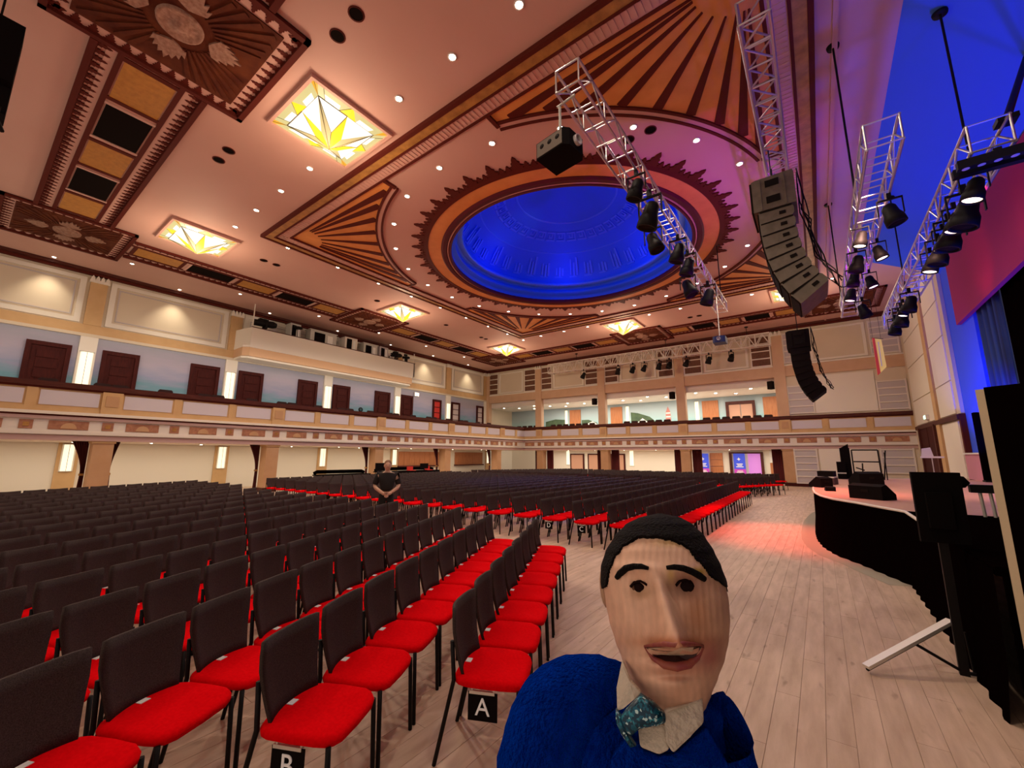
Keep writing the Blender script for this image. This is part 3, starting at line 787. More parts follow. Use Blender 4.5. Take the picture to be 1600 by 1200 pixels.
# ---- balconies
def balcony(name, label, rotz, loc, s0, s1, mains, first_sq, pitch):
    root = thing(name, label, 'balcony', loc, rotz, kind='structure')
    B = lambda nm, mt, a, b, y0, y1, z0, z1, par=None: box(nm, mt, par or root, a, b, y0, y1, z0, z1)
    B('gallery_slab', WHITE, s0, s1, 0.1, 4.35, ZS, 3.2)
    B('fascia', WHITE, s0, s1, 0.0, 0.1, 2.38, 3.0)
    B('fascia_foot', ROSE, s0, s1, -0.02, 0.1, ZS, 2.38)  # rose strip along the bottom of the fascia
    B('fascia_lip', WHITE, s0, s1, -0.10, 0.1, 2.40, 2.50)
    B('upper_moulding', ROSE, s0, s1, -0.08, 0.1, 2.92, 3.02)
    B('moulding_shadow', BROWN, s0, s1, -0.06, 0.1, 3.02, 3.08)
    B('upper_lip', CREAMW, s0, s1, -0.16, 0.1, 3.08, 3.18)
    B('parapet', OCHRE, s0, s1, 0.0, 0.12, 3.18, 3.98)
    B('parapet_foot', OCHRE, s0, s1, -0.05, 0.0, 3.18, 3.34)
    B('hand_rail', RAIL, s0, s1, -0.10, 0.22, 4.02, 4.20)
    B('rail_moulding', BROWN, s0, s1, -0.05, 0.15, 3.96, 4.02)
    for mpos in mains:
        if s0 < mpos < s1:
            p = B('parapet_post', OCHRE, mpos-0.28, mpos+0.28, -0.10, 0.0, 3.18, 3.98)
            B('post_panel', TAN, mpos-0.18, mpos+0.18, -0.12, -0.10, 3.45, 3.85, p)
    i = 0
    s = first_sq
    while s < s1+pitch:
        if s0 < s < s1:
            p = B('frieze_square', FRPAN, s-0.155, s+0.155, -0.02, 0.0, 2.57, 2.87)
            B('square_boss', GOLD, s-0.07, s+0.07, -0.035, -0.02, 2.65, 2.79, p)
            if all(abs(s-mm) > 0.5 for mm in mains): B('parapet_stud', OCHRE, s-0.13, s+0.13, -0.04, 0.0, 3.34, 3.96)
        a, b = s-pitch/2-0.49, s-pitch/2+0.49
        if a > s0 and b < s1:
            p = B('frieze_panel', FRPAN, a, b, -0.02, 0.0, 2.57, 2.87)
            c = (a+b)/2
            pts = [(c+0.2*math.cos(t*PI/8), 2.60+0.2*math.sin(t*PI/8)) for t in range(9)]
            flat_y('fan_relief', TAN, p, pts, -0.02, 0.02)
        la, lb = s-pitch+0.18, s-0.18
        if any(abs(s-mm) < 0.5 for mm in mains): lb -= 0.16
        if any(abs(s-pitch-mm) < 0.5 for mm in mains): la += 0.16
        la, lb = max(la, s0+0.05), min(lb, s1-0.05)
        if lb-la > 0.3: B('lilac_panel', LILAC, la, lb, -0.015, 0.0, 3.40, 3.90)
        s += pitch
    return root
ML = [3.41+5.94*k for k in range(-1, 5)]
MBK = [-19.5+5.98*k for k in range(0, 5)]
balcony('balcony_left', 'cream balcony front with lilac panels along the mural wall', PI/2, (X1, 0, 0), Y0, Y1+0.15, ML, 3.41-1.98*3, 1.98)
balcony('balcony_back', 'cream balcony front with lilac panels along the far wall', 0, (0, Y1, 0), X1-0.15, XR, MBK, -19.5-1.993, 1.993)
# pillars
PN = [0]
def pillar(x, y, label, group):
    t = thing('pillar', label, 'pillar', (x, y, 0), group=group)
    MB().box(-0.30, 0.30, -0.28, 0.28, 0.2, ZS-0.08).build('shaft', TAN, t)
    MB().box(-0.34, 0.34, -0.32, 0.32, 0, 0.2).build('plinth', RAIL, t)
    MB().box(-0.34, 0.34, -0.32, 0.32, ZS-0.08, ZS).build('capital', OCHRE, t)
    return t
for i, y in enumerate((3.40, 9.30, 15.35, 21.05, 26.9)): pillar(X1-0.36, y, 'tan square pillar under the mural-side balcony, %s from the far corner' % ordw(5-i), 'pillars along the mural side')
for i, x in enumerate(BX[1:]): pillar(x, Y1+0.34, 'tan square pillar under the far balcony, %s from the mural wall' % ordw(i+1), 'pillars along the far side')
# tied-back curtains beside the pillars
def curtain(x, y, ax, label, group, full=False):
    n, rws = 16, 12
    mb = MB(); vs = []
    for j in range(rws+1):
        z = ZS-(ZS-0.05)*j/rws
        t = j/rws
        wd = 0.62 if full else (0.55*(1-t)**1.2+0.17 if t < 0.55 else 0.38)
        if not full and t < 0.55: wd = (0.44 if ax < 0 else 0.26)-(0.34 if ax < 0 else 0.18)*math.sin(t/0.55*PI/2)
        elif not full: wd = 0.10+0.08*(t-0.55)
        for i in range(n+1):
            q = i/n*wd
            f = 0.05*math.sin(i*2.4)+0.05
            vs.append((q*ax, f, z))
    fs = [(j*(n+1)+i, j*(n+1)+i+1, (j+1)*(n+1)+i+1, (j+1)*(n+1)+i) for j in range(rws) for i in range(n)]
    mb.add(vs, fs, 0, True)
    t = thing('curtain', label, 'curtain', (x, y, 0), group=group)
    c = mb.build('drape', CURT, t)
    so = c.modifiers.new('solid', 'SOLIDIFY'); so.thickness = 0.02
    if not full: MB().box(min(0, 0.12*ax), max(0, 0.12*ax), -0.02, 0.13, 0.95, 1.03).build('tie_band', GOLD, t)
    return t
for i, y in enumerate((3.40, 9.30, 15.35, 21.05, 26.9)):
    for s in (-1, 1):
        c = curtain(X1-0.72, y+s*0.30, s, 'maroon tied-back curtain on the %s side of the %s mural-side pillar from the far corner' % ('far-wall' if s > 0 else 'near', ordw(5-i)), 'curtains on the mural side')
        c.rotation_euler = (0, 0, PI/2)
for i, x in enumerate(BX[1:]):
    for s in (-1, 1): curtain(x+s*0.30, Y1+0.72, s, 'maroon curtain on the %s side of the %s far-side pillar from the mural wall' % ('stage' if s > 0 else 'mural', ordw(i+1)), 'curtains on the far side', full=True)
# timber hatches on the rear ground wall
for (pa, pb) in (((622, 708), (685, 708)), ((710, 708), (753, 708))):
    ya, yb = onx(pa[0], pa[1], X2).y, onx(pb[0], pb[1], X2).y
    t = thing('timber_hatch', 'wide orange timber hatch %s in the ground-floor wall' % ('behind the standing man' if pa[0] < 700 else 'between two pillars near the far corner'), 'hatch', (X2+0.03, 0, 0.95), kind='structure')
    n = 8
    for i in range(n): MB().box(0, 0.06, ya+(yb-ya)*i/n+0.01, ya+(yb-ya)*(i+1)/n-0.01, 0, 1.05).build('hatch_board', DOORO, t)
    MB().box(0, 0.2, ya-0.05, yb+0.05, -0.1, 0).build('hatch_sill', RAIL, t)

# ---- right wall and proscenium
wr = MB().box(XR, XR+0.4, 21.4, Y1+0.3, 0, ZC).build('wall_right', CREAM)
tag(wr, 'beige side wall panelled up to the stage opening', 'wall', kind='structure')
for (ya, yb) in ((21.9, 24.3), (25.1, 29.6)):
    for (za, zb) in ((3.35, 4.55), (4.6, 6.3), (6.35, 7.7), (7.75, 9.4)):
        box('wall_panel', CREAMW, wr, XR-0.04, XR, ya, yb, za, zb)
box('wall_pilaster', OCHRE, wr, XR-0.10, XR, 24.4, 25.0, 0, 9.6)
box('dado_rail', RAIL, wr, XR-0.12, XR, 21.4, 29.6, 3.10, 3.28)
box('dado_panel', CREAMW, wr, XR-0.05, XR, 21.8, 24.2, 1.0, 3.05)
box('wall_edge', BROWN, wr, XR-0.06, XR+0.3, 21.35, 21.5, 0, 3.3)
d = thing('door_16', 'dark wooden side door below the stage-side wall panels', 'door', (XR, 0, 1.0), kind='structure')
MB().box(-0.16, -0.04, 25.2, 25.4, 0, 2.15).box(-0.16, -0.04, 28.6, 28.8, 0, 2.15).build('door_frame', RAIL, d)
for (a, b) in ((25.4, 26.9), (27.0, 28.6)): MB().box(-0.10, -0.04, a, b, 0, 2.1).build('leaf', DOORW, d)
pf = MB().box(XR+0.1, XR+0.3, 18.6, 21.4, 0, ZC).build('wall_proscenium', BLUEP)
tag(pf, 'flat at the side of the stage opening coloured for blue stage light', 'wall', kind='structure')
bd = MB().box(XR-0.02, XR+0.1, Y0, 19.9, 6.2, 8.62).build('trim_1', CRIMSON)  # header runs on out of view to block ambient light
tag(bd, 'crimson-lit header board over the stage opening', 'header', kind='structure')
# splayed board, coloured for the blue stage light, between the hall ceiling and the stage opening
SPL = mat('blue_light_splay', (0.06, 0.17, 0.55), 0.85, spec=0.1)  # blue stage light put into the board's colour
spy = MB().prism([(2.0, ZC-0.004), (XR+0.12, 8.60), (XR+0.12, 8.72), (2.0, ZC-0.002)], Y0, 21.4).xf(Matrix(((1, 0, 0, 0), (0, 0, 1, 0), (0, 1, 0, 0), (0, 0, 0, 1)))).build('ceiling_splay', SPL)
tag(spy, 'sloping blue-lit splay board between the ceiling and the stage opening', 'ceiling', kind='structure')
# ------------------------------------------------------------------ stained-glass ceiling lamps
GW = mat('glass_white', (0.30, 0.28, 0.24), 0.3, emit=0.95, ecol=(1.0, 0.95, 0.82))
GY = mat('glass_yellow', (0.35, 0.22, 0.01), 0.3, emit=0.80, ecol=(1.0, 0.70, 0.03))
GB = mat('glass_straw', (0.25, 0.2, 0.1), 0.3, emit=0.42, ecol=(0.85, 0.74, 0.36))
GP = mat('glass_pale_green', (0.22, 0.21, 0.1), 0.3, emit=0.50, ecol=(0.84, 0.78, 0.36))
GA = mat('glass_amber', (0.3, 0.12, 0.01), 0.3, emit=0.55, ecol=(0.95, 0.55, 0.04))
LEAD = mat('lead_came', (0.16, 0.12, 0.05), 0.5)
def slab(pts, t=0.008):
    a, b, c = Vector(pts[0]), Vector(pts[1]), Vector(pts[2])
    n = (b-a).cross(c-a).normalized()*t
    k = len(pts)
    vs = [Vector(p) for p in pts]+[Vector(p)+n for p in pts]
    return MB().add(vs, [tuple(range(k-1, -1, -1)), tuple(range(k, 2*k))]+[(i, (i+1) % k, k+(i+1) % k, k+i) for i in range(k)])
def make_lamp():
    t = thing('stained_glass_lamp', 'square stained-glass ceiling lamp', 'ceiling lamp', (0, 0, ZC))
    ho, hi, zo, zi = 0.98, 0.72, -0.05, -0.12
    P = Vector((0, 0, -0.64))
    fr = MB()
    for (xa, xb, ya, yb) in ((-ho-0.07, ho+0.07, -ho-0.07, -ho), (-ho-0.07, ho+0.07, ho, ho+0.07), (-ho-0.07, -ho, -ho, ho), (ho, ho+0.07, -ho, ho)):
        fr.box(xa, xb, ya, yb, -0.10, 0)
    fr.build('lamp_frame', PINK, t)
    came = MB()
    cs = [(1, 1), (-1, 1), (-1, -1), (1, -1)]
    panes = []
    for k in range(4):
        c0, c1 = cs[k], cs[(k+1) % 4]
        A, Bq = Vector((c0[0]*hi, c0[1]*hi, zi)), Vector((c1[0]*hi, c1[1]*hi, zi))
        OA, OB = Vector((c0[0]*ho, c0[1]*ho, zo)), Vector((c1[0]*ho, c1[1]*ho, zo))
        Mi, OM = (A+Bq)/2, (OA+OB)/2
        for (E, OE) in ((A, OA), (Bq, OB)):
            q = P+(E*0.46+Mi*0.54-P)*0.40
            panes += [([P, q, Mi], GY), ([P, E, q], GB), ([q, E, Mi], GW)]
            came.tube([q, Mi], 0.008, 5).tube([q, E], 0.008, 5).tube([P, q], 0.008, 5)
            a2, o2 = E+(Mi-E)*0.70, OE+(OM-OE)*0.70
            a3, o3 = E+(Mi-E)*0.22, OE+(OM-OE)*0.24
            mid2, mid3 = a2+(o2-a2)*0.45, a3+(o3-a3)*0.45
            panes += [([a3, mid3, mid2, a2], GW), ([mid3, o3, o2, mid2], GP), ([a2, o2, OM], GP), ([a2, OM, Mi], GY), ([E, OE+(OM-OE)*0.10, o3, a3], GP)]
            panes.append(([E, OE, OE+(OM-OE)*0.10], GA))
            came.tube([a2, OM], 0.007, 5).tube([a3, o3], 0.007, 5)
        came.tube([P, A], 0.012, 5).tube([A, Bq], 0.012, 5).tube([A, OA], 0.008, 5)
    for pts, mt in panes: slab(pts).build('glass_pane', mt, t)
    came.build('lead_came', LEAD, t)
    return t
lamp0 = make_lamp()
lamp_lab = ['square stained-glass lamp nearest the corner medallion of the mural side, near the fan tip', 'square stained-glass lamp below the large square ceiling medallion',
            'square stained-glass lamp on the ceiling in front of the equipment booth', 'square stained-glass lamp in the far corner of the ceiling', 'square stained-glass lamp midway along the far wall ceiling', 'square stained-glass lamp partly hidden behind the large curved loudspeaker array']
for i, (x, y) in enumerate(LAMP_XY):
    o = lamp0 if i == 0 else copy_tree(lamp0)
    o.location = (x, y, ZC)
    o['label'] = lamp_lab[i]; o['group'] = 'stained-glass ceiling lamps'

# ------------------------------------------------------------------ downlights and vents
trim_me = MB().lathe([(0.10, 0.0), (0.10, -0.015), (0.075, -0.02), (0.065, -0.005)], 20).mesh('trim_ring', WHITE)
lens_me = MB().lathe([(0.068, -0.008), (0.045, -0.022), (0.0, -0.026)], 20).mesh('lens', LENS)
def downlight(x, y, label, group, z=ZC, s=1.0):
    t = thing('downlight', label, 'ceiling light', (x, y, z), group=group)
    t.scale = (s, s, s)
    link('trim_ring', trim_me, t); link('lens', lens_me, t)
for k in range(24):
    a = R(-2.5+15*k)
    downlight(DOME_C[0]+6.95*math.cos(a), DOME_C[1]+6.95*math.sin(a), 'round downlight in the circle around the dome sunburst', 'downlights around the dome')
for x in (-3.61, -5.30, -7.01, -10.98, -12.71, -14.45, -16.18, -1.9): downlight(x, 5.05, 'round downlight in the row beside the gilt border below the large medallion', 'downlights beside the near border')
for y in (6.92, 9.05, 11.15, 13.15, 15.2, 17.3, 19.35, 21.4, 23.25): downlight(-16.2, y, 'round downlight in the row along the border facing the mural wall', 'downlights beside the mural-side border')
for px, py in ((848, 526), (884, 519), (921, 512), (1016, 493), (1065, 484), (1175, 461), (1300, 437)):
    p = onz(px, py, ZC); downlight(p.x, 23.1, 'round downlight in the row along the border facing the far wall', 'downlights beside the far border')
for k in range(7):
    downlight(-24.95, 1.53+4.25*k, 'small downlight close against the mural wall cornice', 'downlights along the mural wall', s=0.9)
    downlight(-23.1, 3.62+4.18*k, 'small downlight between the mural wall and the coffered band', 'downlights outside the coffered band', s=0.9)
for k in range(20):
    x = -24.0+1.15*k
    downlight(x, 31.2+0.9*(k % 3), 'bright downlight in the far gallery ceiling', 'downlights of the far gallery', z=6.22, s=1.7)
for k in range(14):
    downlight(-22.3-1.2*(k % 2), 0.8+2.1*k, 'small downlight in the soffit under the mural-side balcony', 'downlights under the mural-side balcony', z=ZS, s=1.0)
for k in range(8):
    downlight(-20.0+2.5*k, 31.9, 'small downlight in the soffit under the far balcony', 'downlights under the far balcony', z=ZS, s=0.9)
hole_me = MB().lathe([(0.15, 0.0), (0.15, -0.012), (0.125, -0.012)], 20).mesh('vent_ring', BROWN)
hdisc_me = MB().lathe([(0.128, -0.004), (0.0, -0.006)], 20).mesh('vent_disc', VENT)
for (x, y) in ((-6.15, 3.39), (-6.81, 3.41), (-12.06, 3.39), (-12.70, 3.37), (-2.64, 9.39), (-3.20, 9.38), (-18.15, 6.84), (-18.15, 7.35), (-18.2, 12.5), (-18.2, 17.6), (-18.2, 21.0), (-18.2, 21.5), (-5.4, 25.0), (-4.9, 25.0)):
    t = thing('air_vent', 'round black air hole in the flat ceiling', 'vent', (x, y, ZC), group='round ceiling air holes')
    link('vent_ring', hole_me, t); link('vent_disc', hdisc_me, t)

# ------------------------------------------------------------------ trusses
def truss(label, x0, y0, y1, z1, w=0.40, mt=ALU, axis='y', seg=0.5, r=0.024, h=None, xb=False):
    h = h or w
    t = thing('lighting_truss', label, 'truss')
    P = (lambda a, s, z: (x0+a, s, z)) if axis == 'y' else (lambda a, s, z: (s, x0+a, z))
    for a in (0, w):
        for z in (z1, z1-h): rod('chord', mt, t, P(a, y0, z), P(a, y1, z), r, 8)
    n = max(2, round((y1-y0)/seg))
    for i in range(n+1):
        s = y0+(y1-y0)*i/n
        for z in (z1, z1-h): rod('cross_strut', mt, t, P(0, s, z), P(w, s, z), r*0.62)
        if i % 2 == 0:
            for a in (0, w): rod('upright_strut', mt, t, P(a, s, z1), P(a, s, z1-h), r*0.62)
        if i < n:
            s2 = y0+(y1-y0)*(i+1)/n
            for a in (0, w): rod('diagonal_brace', mt, t, P(a, s, z1 if i % 2 else z1-h), P(a, s2, z1-h if i % 2 else z1), r*0.62)
            if xb:
                for z in (z1, z1-h):
                    rod('diagonal_brace', mt, t, P(0 if i % 2 else w, s, z), P(w if i % 2 else 0, s2, z), r*0.62)
    return t
truss('silver box truss carrying the grey projector at its near end', -2.84, 5.0, 17.8, 7.87)
truss('silver box truss running behind the large curved loudspeaker array', -0.36, 6.2, 17.5, 8.55, seg=0.45, r=0.028, xb=True)
truss('silver box truss hung on poles between the loudspeaker array and the stage', 1.0, 7.5, 16.8, 6.65)
truss('silver box truss lit blue over the stage edge with large black floodlights', 2.08, 7.8, 17.6, 6.28)
truss('pale box truss with small spotlights in front of the far wall panels', 29.0, -17.7, -1.8, 9.27, 0.4, WHITE, 'x', 0.40, 0.036, 0.75)
def hanger(x, y, z, label, group):
    t = thing('ceiling_hanger', label, 'hanger', (x, y, z), group=group)
    zt = ZC if x < 2 else ZC-(x-2)*0.56-0.03
    rod('pole', BLACK, t, (0, 0, 0), (0, 0, zt-z-0.04), 0.018, 8)
    MB().lathe([(0.0, 0.0), (0.10, -0.01), (0.11, 0.04), (0.0, 0.04)], 20, c=(0, 0, zt-z-0.04)).build('ceiling_plate', BLACK, t)
for (x, y, z, nm, en) in ((1.0, 9.4, 6.65, 'pole-hung truss', 'near'), (1.0, 15.9, 6.65, 'pole-hung truss', 'far'), (2.48, 9.4, 6.28, 'stage-edge truss', 'near'), (2.48, 16.0, 6.28, 'stage-edge truss', 'far'), (-2.44, 16.6, 7.87, 'projector truss', 'far'), (0.04, 15.5, 8.55, 'large array truss', 'far'),
                          (-15.0, 29.0, 9.27, 'pale far-wall truss', 'mural'), (-8.0, 29.0, 9.27, 'pale far-wall truss', 'middle'), (-3.0, 29.0, 9.27, 'pale far-wall truss', 'stage')):
    hanger(x, y, z, 'thin black pole and round ceiling plate at the %s part of the %s' % (en, nm), 'truss hanging poles')
# fixtures
def fixture_parts(big):
    s = 1.0 if big else 0.8
    body = MB().lathe([(0.0, 0.16), (0.07, 0.15), (0.10, 0.10), (0.11, -0.02), (0.14, -0.10), (0.145, -0.22), (0.125, -0.225), (0.12, -0.17)], 18)
    yoke = MB().box(-0.17, -0.155, -0.02, 0.02, -0.04, 0.24).box(0.155, 0.17, -0.02, 0.02, -0.04, 0.24).box(-0.17, 0.17, -0.02, 0.02, 0.24, 0.26)
    clamp = MB().box(-0.03, 0.03, -0.03, 0.03, 0.26, 0.36)
    lens = MB().lathe([(0.12, -0.195), (0.0, -0.205)], 18)
    return (body.mesh('lamp_body', BLACK), yoke.mesh('yoke', BLACK), clamp.mesh('clamp', BLACK), lens.mesh('fixture_lens_lit', LENSF), lens.mesh('fixture_lens_dark', SPKD))
FX = fixture_parts(True)
def fixture(x, y, z, label, group, lit=False, s=1.0, tilt=0.0, yaw=0.0):
    t = thing('spotlight', label, 'spotlight', (x, y, z), yaw, group)
    t.scale = (s, s, s)
    link('clamp', FX[2], t); link('yoke', FX[1], t)
    b = link('lamp_body', FX[0], t); b.rotation_euler = (0, tilt, 0)
    link('lens', FX[3] if lit else FX[4], b)
    return t
def fix_row(pts, zt, xs, label, group, dx):
    L = []
    for (px, py, lit, s) in pts:
        q = onz(px, py, zt-0.36*s-0.03)
        L.append([min(xs, key=lambda a: abs(a-q.x)), q.y, lit, s*(0.8 if zt < 7 else 1.0)])
    L.sort(key=lambda a: a[1])
    for x in xs:
        prev = None
        for e in [e for e in L if e[0] == x]:
            if prev and e[1]-prev[1] < 0.19*(e[3]+prev[3]): e[1] = prev[1]+0.19*(e[3]+prev[3])
            prev = e
    L.sort(key=lambda a: -a[1])
    for i, (x, y, lit, s) in enumerate(L):
        fixture(x, y, zt-0.36*s-0.026, label+', %s from its far end' % ordw(i+1), group, lit, s, tilt=R(dx)*(1 if x == xs[0] else -1), yaw=0.0)
SF = 0.85
fix_row([(1387, 342, 0, 1.25), (1335, 380, 1, 1.0), (1333, 418, 0, 1.2), (1365, 400, 1, 1.0), (1352, 445, 1, 1.0), (1325, 465, 1, 1.1), (1345, 490, 0, 1.3), (1336, 440, 0, 1.1)], 6.25, (1.05, 1.38), 'black spotlight under the pole-hung truss', 'spotlights of the pole-hung truss', 14)
fix_row([(1484, 312, 1, 1.1), (1469, 358, 1, 1.1), (1538, 335, 0, 1.5), (1513, 372, 0, 1.4), (1494, 398, 0, 1.3), (1453, 388, 1, 1.1), (1441, 420, 1, 1.1), (1430, 478, 0, 1.3), (1420, 500, 0, 1.4), (1412, 515, 0, 1.3), (1401, 490, 1, 1.0), (1394, 503, 1, 1.0), (1386, 517, 1, 1.0)], 5.87, (2.14, 2.62), 'black floodlight under the stage-edge truss', 'floodlights of the stage-edge truss', 16)
fix_row([(1027, 330, 0, 1.5), (1024, 376, 0, 1.3), (1065, 392, 0, 1.3), (1076, 415, 0, 1.3), (1082, 447, 0, 1.4), (1108, 462, 0, 1.4), (1000, 292, 0, 1.1)], 7.47, (-2.80, -2.44), 'black spotlight under the grey projector truss', 'spotlights of the projector truss', -18)
for i, (px, py) in enumerate(((912, 588), (966, 581), (989, 579), (1007, 573), (1030, 571), (1046, 570), (1073, 567), (1108, 563), (1143, 558))):
    q = ony(px, py, 29.0)
    fixture(q.x, 29.0, 8.52-0.026-0.36*1.3, 'small black spotlight under the pale far-wall truss, %s from the mural end' % ordw(i+1), 'spotlights of the far truss', False, 1.3, R(25), R((30, -30, 60)[i % 3]))
bm_ = thing('boom_pole', 'dark boom pole slanting up from the near end of the stage-edge truss', 'pole')
d_ = ray(1604, 88); t_ = 1.0
while CAM.z+d_.z*t_ < ZC-max(0, CAM.x+d_.x*t_-2)*0.5545-0.02 and t_ < 40: t_ += 0.02
rod('tube', BLACK, bm_, (2.50, 8.0, 6.30), CAM+d_*t_, 0.045, 10)
MB().box(2.40, 2.60, 7.9, 8.1, 6.27, 6.34).build('clamp', BLACK, bm_)
cl = thing('led_bar', 'black twin LED bar across the near end of the stage-edge truss', 'stage light', (2.3, 7.9, 5.73))
for yy in (-0.1, 0.12): MB().box(-0.38, 0.38, yy-0.05, yy+0.05, -0.06, 0.06).build('bar', BLACK, cl)
for i in range(5): MB().lathe([(0.04, -0.065), (0, -0.07)], 12, c=(-0.3+0.15*i, -0.1, 0)).build('bar_lens', BULK, cl)
MB().box(-0.04, 0.04, -0.15, 0.17, 0.06, 0.1).build('bracket', BLACK, cl)

# ------------------------------------------------------------------ loudspeaker arrays
def line_array(label, x, y, ztop, cab, side, bottom, zh, wy=1.0, n=8):
    t = thing('loudspeaker_array', label, 'loudspeaker', (x, y, ztop))
    sb = MB().prism([(-0.36, -0.02), (-0.28, 0.0), (0.36, 0.0), (0.38, -0.06), (0.38, -0.72), (-0.36, -0.72)], 0, wy).xf(Matrix(((1, 0, 0, 0), (0, 0, 1, 0), (0, 1, 0, 0), (0, 0, 0, 1)))).build('bass_cabinet', cab, t)
    for z in (-0.16, -0.52):
        MB().box(-0.12, 0.12, -0.02, 0.0, z-0.07, z+0.07).build('handle_recess', SPKD, sb)
    for x in (0.20, -0.22): MB().box(x, x+0.02, -0.015, 0, -0.70, -0.03).build('cabinet_rib', cab, sb)
    MB().box(-0.40, -0.36, 0.03, wy-0.03, -0.70, -0.03).build('grille', SPKD, sb)
    ang = [0, 2, 5, 9, 14, 20, 27, 35, 42][:n]
    px, pz = 0.02, -0.75
    for i, a in enumerate(ang):
        ca, sa = math.cos(R(a)), math.sin(R(a))
        M = Matrix(((ca, 0, sa*-1, px), (0, 1, 0, 0), (sa, 0, ca, pz), (0, 0, 0, 1)))
        M = Matrix.Translation((px, 0, pz)) @ Matrix.Rotation(-R(a), 4, 'Y')
        el = MB().prism([(-0.30, -0.255), (0.27, -0.22), (0.30, -0.16), (0.30, -0.05), (0.27, 0.0), (-0.30, 0.0)], 0.0, wy).xf(Matrix(((1, 0, 0, 0), (0, 0, 1, 0), (0, 1, 0, 0), (0, 0, 0, 1)))).xf(M).build('array_element', bottom if i == n-1 else (cab if i < 6 else side), t)
        MB().box(0.05, 0.16, -0.02, 0.0, -0.15, -0.09).box(-0.28, 0.27, -0.012, 0, -0.02, 0.0).xf(M).build('rigging_plate', SPKD, el)
        MB().box(-0.325, -0.30, 0.02, wy-0.02, -0.24, -0.02).xf(M).build('grille', SPKD, el)
        px += 0.25*sa; pz -= 0.25*ca
    for yy in (0.15, wy-0.15):
        rod('chain', BLACK, t, (0, yy, 0), (0, yy, zh-ztop), 0.012)
    cb = MB()
    for q in range(5):
        random.seed(q+3)
        pts = [(0.42+0.05*random.random(), 0.2+0.15*q, 0.1)]
        for j in range(9): pts.append((0.40+0.035*j*j*0.18+0.14*random.random(), 0.2+0.15*q+0.1*random.random(), -0.3-0.26*j))
        cb.tube(pts, 0.012, 5)
    cb.build('cables', BLACK, t)
    return t
line_array('large brown-grey curved loudspeaker array hung beside the stage', -0.26, 9.3, 7.46, SPK, SPK, SPK, 8.14)
line_array('smaller black curved loudspeaker array hung in front of the far wall', -0.26, 19.4, 6.72, SPKD, SPKD, SPKD, ZC-0.005)
# dark loudspeaker cluster at the near ceiling edge
pt = ony(6, 60, 0.0) if False else onz(4, 70, 8.3)
lc = thing('hanging_loudspeaker', 'black loudspeaker cluster hanging beside the large square medallion', 'loudspeaker', (pt.x-0.42, pt.y, 8.3))
MB().box(-0.3, 0.3, -0.45, 0.18, -0.5, 0.6).build('cabinet', BLACKP, lc)
MB().prism([(-0.3, -0.4), (0.25, -0.4), (0.1, 0.18), (-0.3, 0.18)], -1.0, -0.5).build('lower_cabinet', BLACKP, lc)
MB().tube([(0.3, 0.19, -1.4), (0.2, 0.1, -1.15), (0.1, 0.1, -0.9)], 0.03, 6).build('cable', BLACK, lc)
rod('chain', BLACK, lc, (0, -0.1, 0.6), (0, -0.1, ZC-8.3), 0.015)

# ------------------------------------------------------------------ projectors
def projector(label, loc, rotz, s, body, side, ztop):
    t = thing('projector', label, 'projector', loc, rotz)
    b = MB().prism([(-0.34, -0.30), (0.28, -0.30), (0.36, -0.2), (0.36, 0.2), (0.28, 0.30), (-0.34, 0.30)], -0.17, 0.17).xf(Matrix.Scale(s, 4)).build('case', body, t)
    MB().box(-0.35, -0.34, -0.28, 0.28, -0.15, 0.15).xf(Matrix.Scale(s, 4)).build('rear_panel', side, b)
    sp = MB().box(-0.32, 0.26, -0.31, -0.30, -0.14, 0.15).xf(Matrix.Scale(s, 4)).build('side_panel', side, b)
    for x in (-0.2, -0.02, 0.16):
        MB().lathe([(0.05, 0), (0.0, 0.006)], 14).xf(Matrix.Scale(s, 4) @ Matrix.Translation((x, -0.31, 0.04)) @ Matrix.Rotation(PI/2, 4, 'X')).build('port', BLACK, sp)
    MB().lathe([(0.10, 0), (0.10, 0.07), (0.075, 0.07), (0.07, 0.03), (0, 0.02)], 20).xf(Matrix.Scale(s, 4) @ Matrix.Translation((0.35, 0.0, 0.02)) @ Matrix.Rotation(PI/2, 4, 'Y')).build('lens', mat('lens_glass', (0.5, 0.45, 0.45), 0.1, 0.3), b)
    rod('hanging_pole', BULK, t, (0, 0, 0.17*s), (0, 0, ztop-loc[2]), 0.022, 8)
    MB().box(-0.12, 0.12, -0.12, 0.12, 0.17*s, 0.17*s+0.03).build('mount_plate', BLACK, t)
    return t
q = ony(876, 237, 5.22)
projector('dark projector with pale ported side hung from the near end of a truss', (q.x, q.y, q.z), R(-8), 0.86, BLACKP, mat('mid_grey_case', (0.20, 0.17, 0.14), 0.6), 7.46)
rod('hanger_arm', BULK, bpy.data.objects['projector'], (-0.05, 0, 7.45-q.z), (-2.60-q.x, 0, 7.45-q.z), 0.02, 8)
q = ony(1125, 532, 20.0)
projector('small dark blue projector hung on a ceiling pole before the far wall', (q.x, q.y, q.z), R(-90), 0.85, mat('navy_case', (0.01, 0.02, 0.10), 0.5), BLACKP, ZC)

